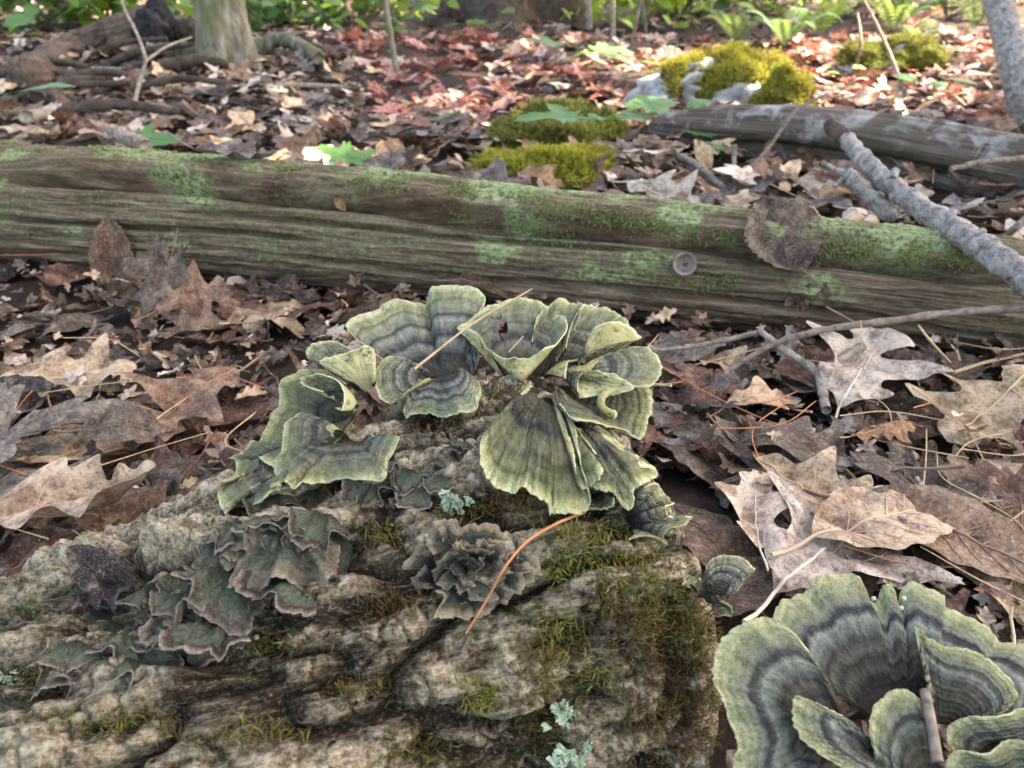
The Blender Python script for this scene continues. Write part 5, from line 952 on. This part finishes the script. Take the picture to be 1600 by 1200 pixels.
for i, (px, py, n, s, lab) in enumerate([(900, 112, 4, .16, "pale green seedling lit at the edge of the sunny patch"), (1445, 160, 5, .11, "low whorl of green leaves right of the sunlit boulder".replace("right of", "beyond")), (1125, 250, 3, .07, "small green sprig at the tip of the grey log"), (745, 62, 4, .14, "small green plant on the far litter slope"), (985, 118, 3, .1, "tiny pale seedling behind the maple seedling"), (5, 200, 3, .15, "green leaf cluster at the end of the grey branch"), (690, 205, 3, .05, "tiny green sprout in the litter behind the mossy log"), (1490, 245, 3, .07, "small sprout behind the grey log")]):
    b = G(px, py); r = np.random.default_rng(600+i); h = s*.5; seedling(lab, b, b+np.array((0, 0, h)), [(s*.6*math.cos(a), s*.5*math.sin(a), r.uniform(-.01, .02), s*r.uniform(.7, 1), a-1.57, r.uniform(-.2, .25), r.uniform(-.2, .2)) for a in np.linspace(0, 6.28, n, endpoint=False)+r.uniform(0, 1)], kind=('greenoval' if i % 2 else 'green'))
b = G(1315, 150); seedling("sprout with one bright lime leaf beside the sunlit boulder", b, b+np.array((0, 0, .07)), [(.03, 0, .02, .06, -1.2, .3, .2), (-.02, .02, 0, .05, 1.2, .1, 0)], kind='lime')
for px, py, s, rz, lab in [(245, 218, .10, -1.4, "fallen green maple leaf at the far edge of the mossy log"), (520, 238, .07, 1.2, "fallen dull green leaf behind the mossy log"), (565, 243, .06, -1.0, "small green leaf lying next to the dull green one")]:
    leaf('green', 1, 'grey', G(px, py, .05), s, rz, (.5, .1), lab)
def fern(label, px, py, L, n, seed, mat='fern'):
    b = G(px, py); r = np.random.default_rng(seed); e = empty("fern", tuple(b)); tag(e, label, "fern", "ferns on the sunny slope")
    for k in range(n):
        A = Acc(); a = 6.28*k/n+r.uniform(-.3, .3); l = L*r.uniform(.7, 1.1); d = np.array((math.cos(a), math.sin(a)*.8, 0)); u = np.linspace(0, 1, 22)[:, None]; p = b+d*l*u+np.array((0, 0, 1))*(l*.75*np.sin(u*2.0)-.25*l*u*u); A.add(*tube(p, np.linspace(.003, .001, 22), 5)); s = np.cross(d, (0, 0, 1.))
        for i in range(3, 21):
            w = l*.26*math.sin(math.pi*(i/22)**.75)
            for sg in (-1, 1):
                t = p[min(i+1, 21)]-p[i]; t /= np.linalg.norm(t); q = p[i]+s*sg*w+t*w*.35-np.array((0, 0, w*.15)); m = (p[i]+q)/2; A.add(np.array([p[i]-t*.003, m-t*w*.075, q, m+t*w*.075]), np.array([[0, 1, 2, 3]]))
        under(e, "frond", A.mesh("frond", M[mat], False))
for i, (px, py, L, n, lab, mt) in enumerate([(1150, 72, .32, 6, "pale fern behind the sunlit boulder", 'fern'), (1275, 62, .30, 7, "bright yellow green fern in full sun", 'lime'), (1395, 55, .36, 7, "dark arching fern above the small pale rock", 'fern'), (1225, 75, .26, 6, "bluish fern between two brighter ferns", 'green'), (1520, 45, .36, 6, "feathery fern by the leaning sapling trunk", 'fern'), (1060, 30, .4, 6, "broad fern in the shade at the slope top", 'fern'), (1440, 78, .22, 5, "small fern beside the dark arching one", 'fern')]): fern(lab, px, py, L, n, 900+i, mt)
def shrub(label, px, py, up, w, h, n, s, seed, mat='green', kind=None):
    b = G(px, py); r = np.random.default_rng(seed); e = empty("shrub", tuple(b)); tag(e, label, "shrub", "leafy shrubs at the top of the slope"); A = Acc(); c = b+np.array((0, 0, up))
    for k in range(6): q = c+r.normal(size=3)*np.array((w, w*.6, h))*.5; A.add(*tube(spline([b, (b+q)/2+r.normal(size=3)*.05, q], 10), np.linspace(.008, .003, 10), 6))
    under(e, "stem", A.mesh("stem", M['twig'])); F = Acc(); lv, lf, _, _ = oval_leaf(seed, 6, 3, amt=.03, curl=.1, bend=-.3)
    for k in range(n):
        q = c+r.normal(size=3)*np.array((w, w*.7, h))*.55; R = np.array(Matrix.Rotation(r.normal()*.45, 3, 'X') @ Matrix.Rotation(r.normal()*.45, 3, 'Y') @ Matrix.Rotation(r.uniform(0, 6.28), 3, 'Z')); F.add(lv*s*r.uniform(.6, 1.2) @ R.T+q, lf)
    under(e, "foliage", F.mesh("foliage", M[mat]))
for i, a in enumerate([("bright leafy shrub beyond the fallen dark log", 60, 45, .2, .7, .22, 420, .13, 'green'), ("yellow green shrub beside the dark log", 170, 40, .2, .5, .18, 260, .12, 'lime'), ("mid green shrub behind the mossy tree", 440, 40, .15, .6, .16, 360, .12, 'green'), ("pale shrub leaves over the litter slope", 560, 38, .16, .5, .14, 260, .11, 'fern'), ("lime shrub beside the sunlit sapling stems", 1010, 40, .2, .45, .15, 240, .12, 'lime'), ("dark green shrub under the leaning saplings", 1070, 25, .2, .5, .16, 260, .13, 'green'), ("thin pale shrub at the top of the sunny slope", 1190, 22, .2, .6, .14, 240, .12, 'lime'), ("loose green shrub behind the dark fern", 1330, 25, .25, .6, .16, 260, .12, 'fern'), ("sparse shrub beside the leaning sapling trunk", 1480, 30, .25, .6, .2, 260, .12, 'green'), ("small leafy bush near the broad dark tree foot", 720, 20, .15, .5, .12, 180, .12, 'green'), ("airy bush in front of the second sunlit stem", 905, 22, .15, .4, .12, 160, .1, 'lime')]):
    shrub(*a[:8], 950+i, a[8])
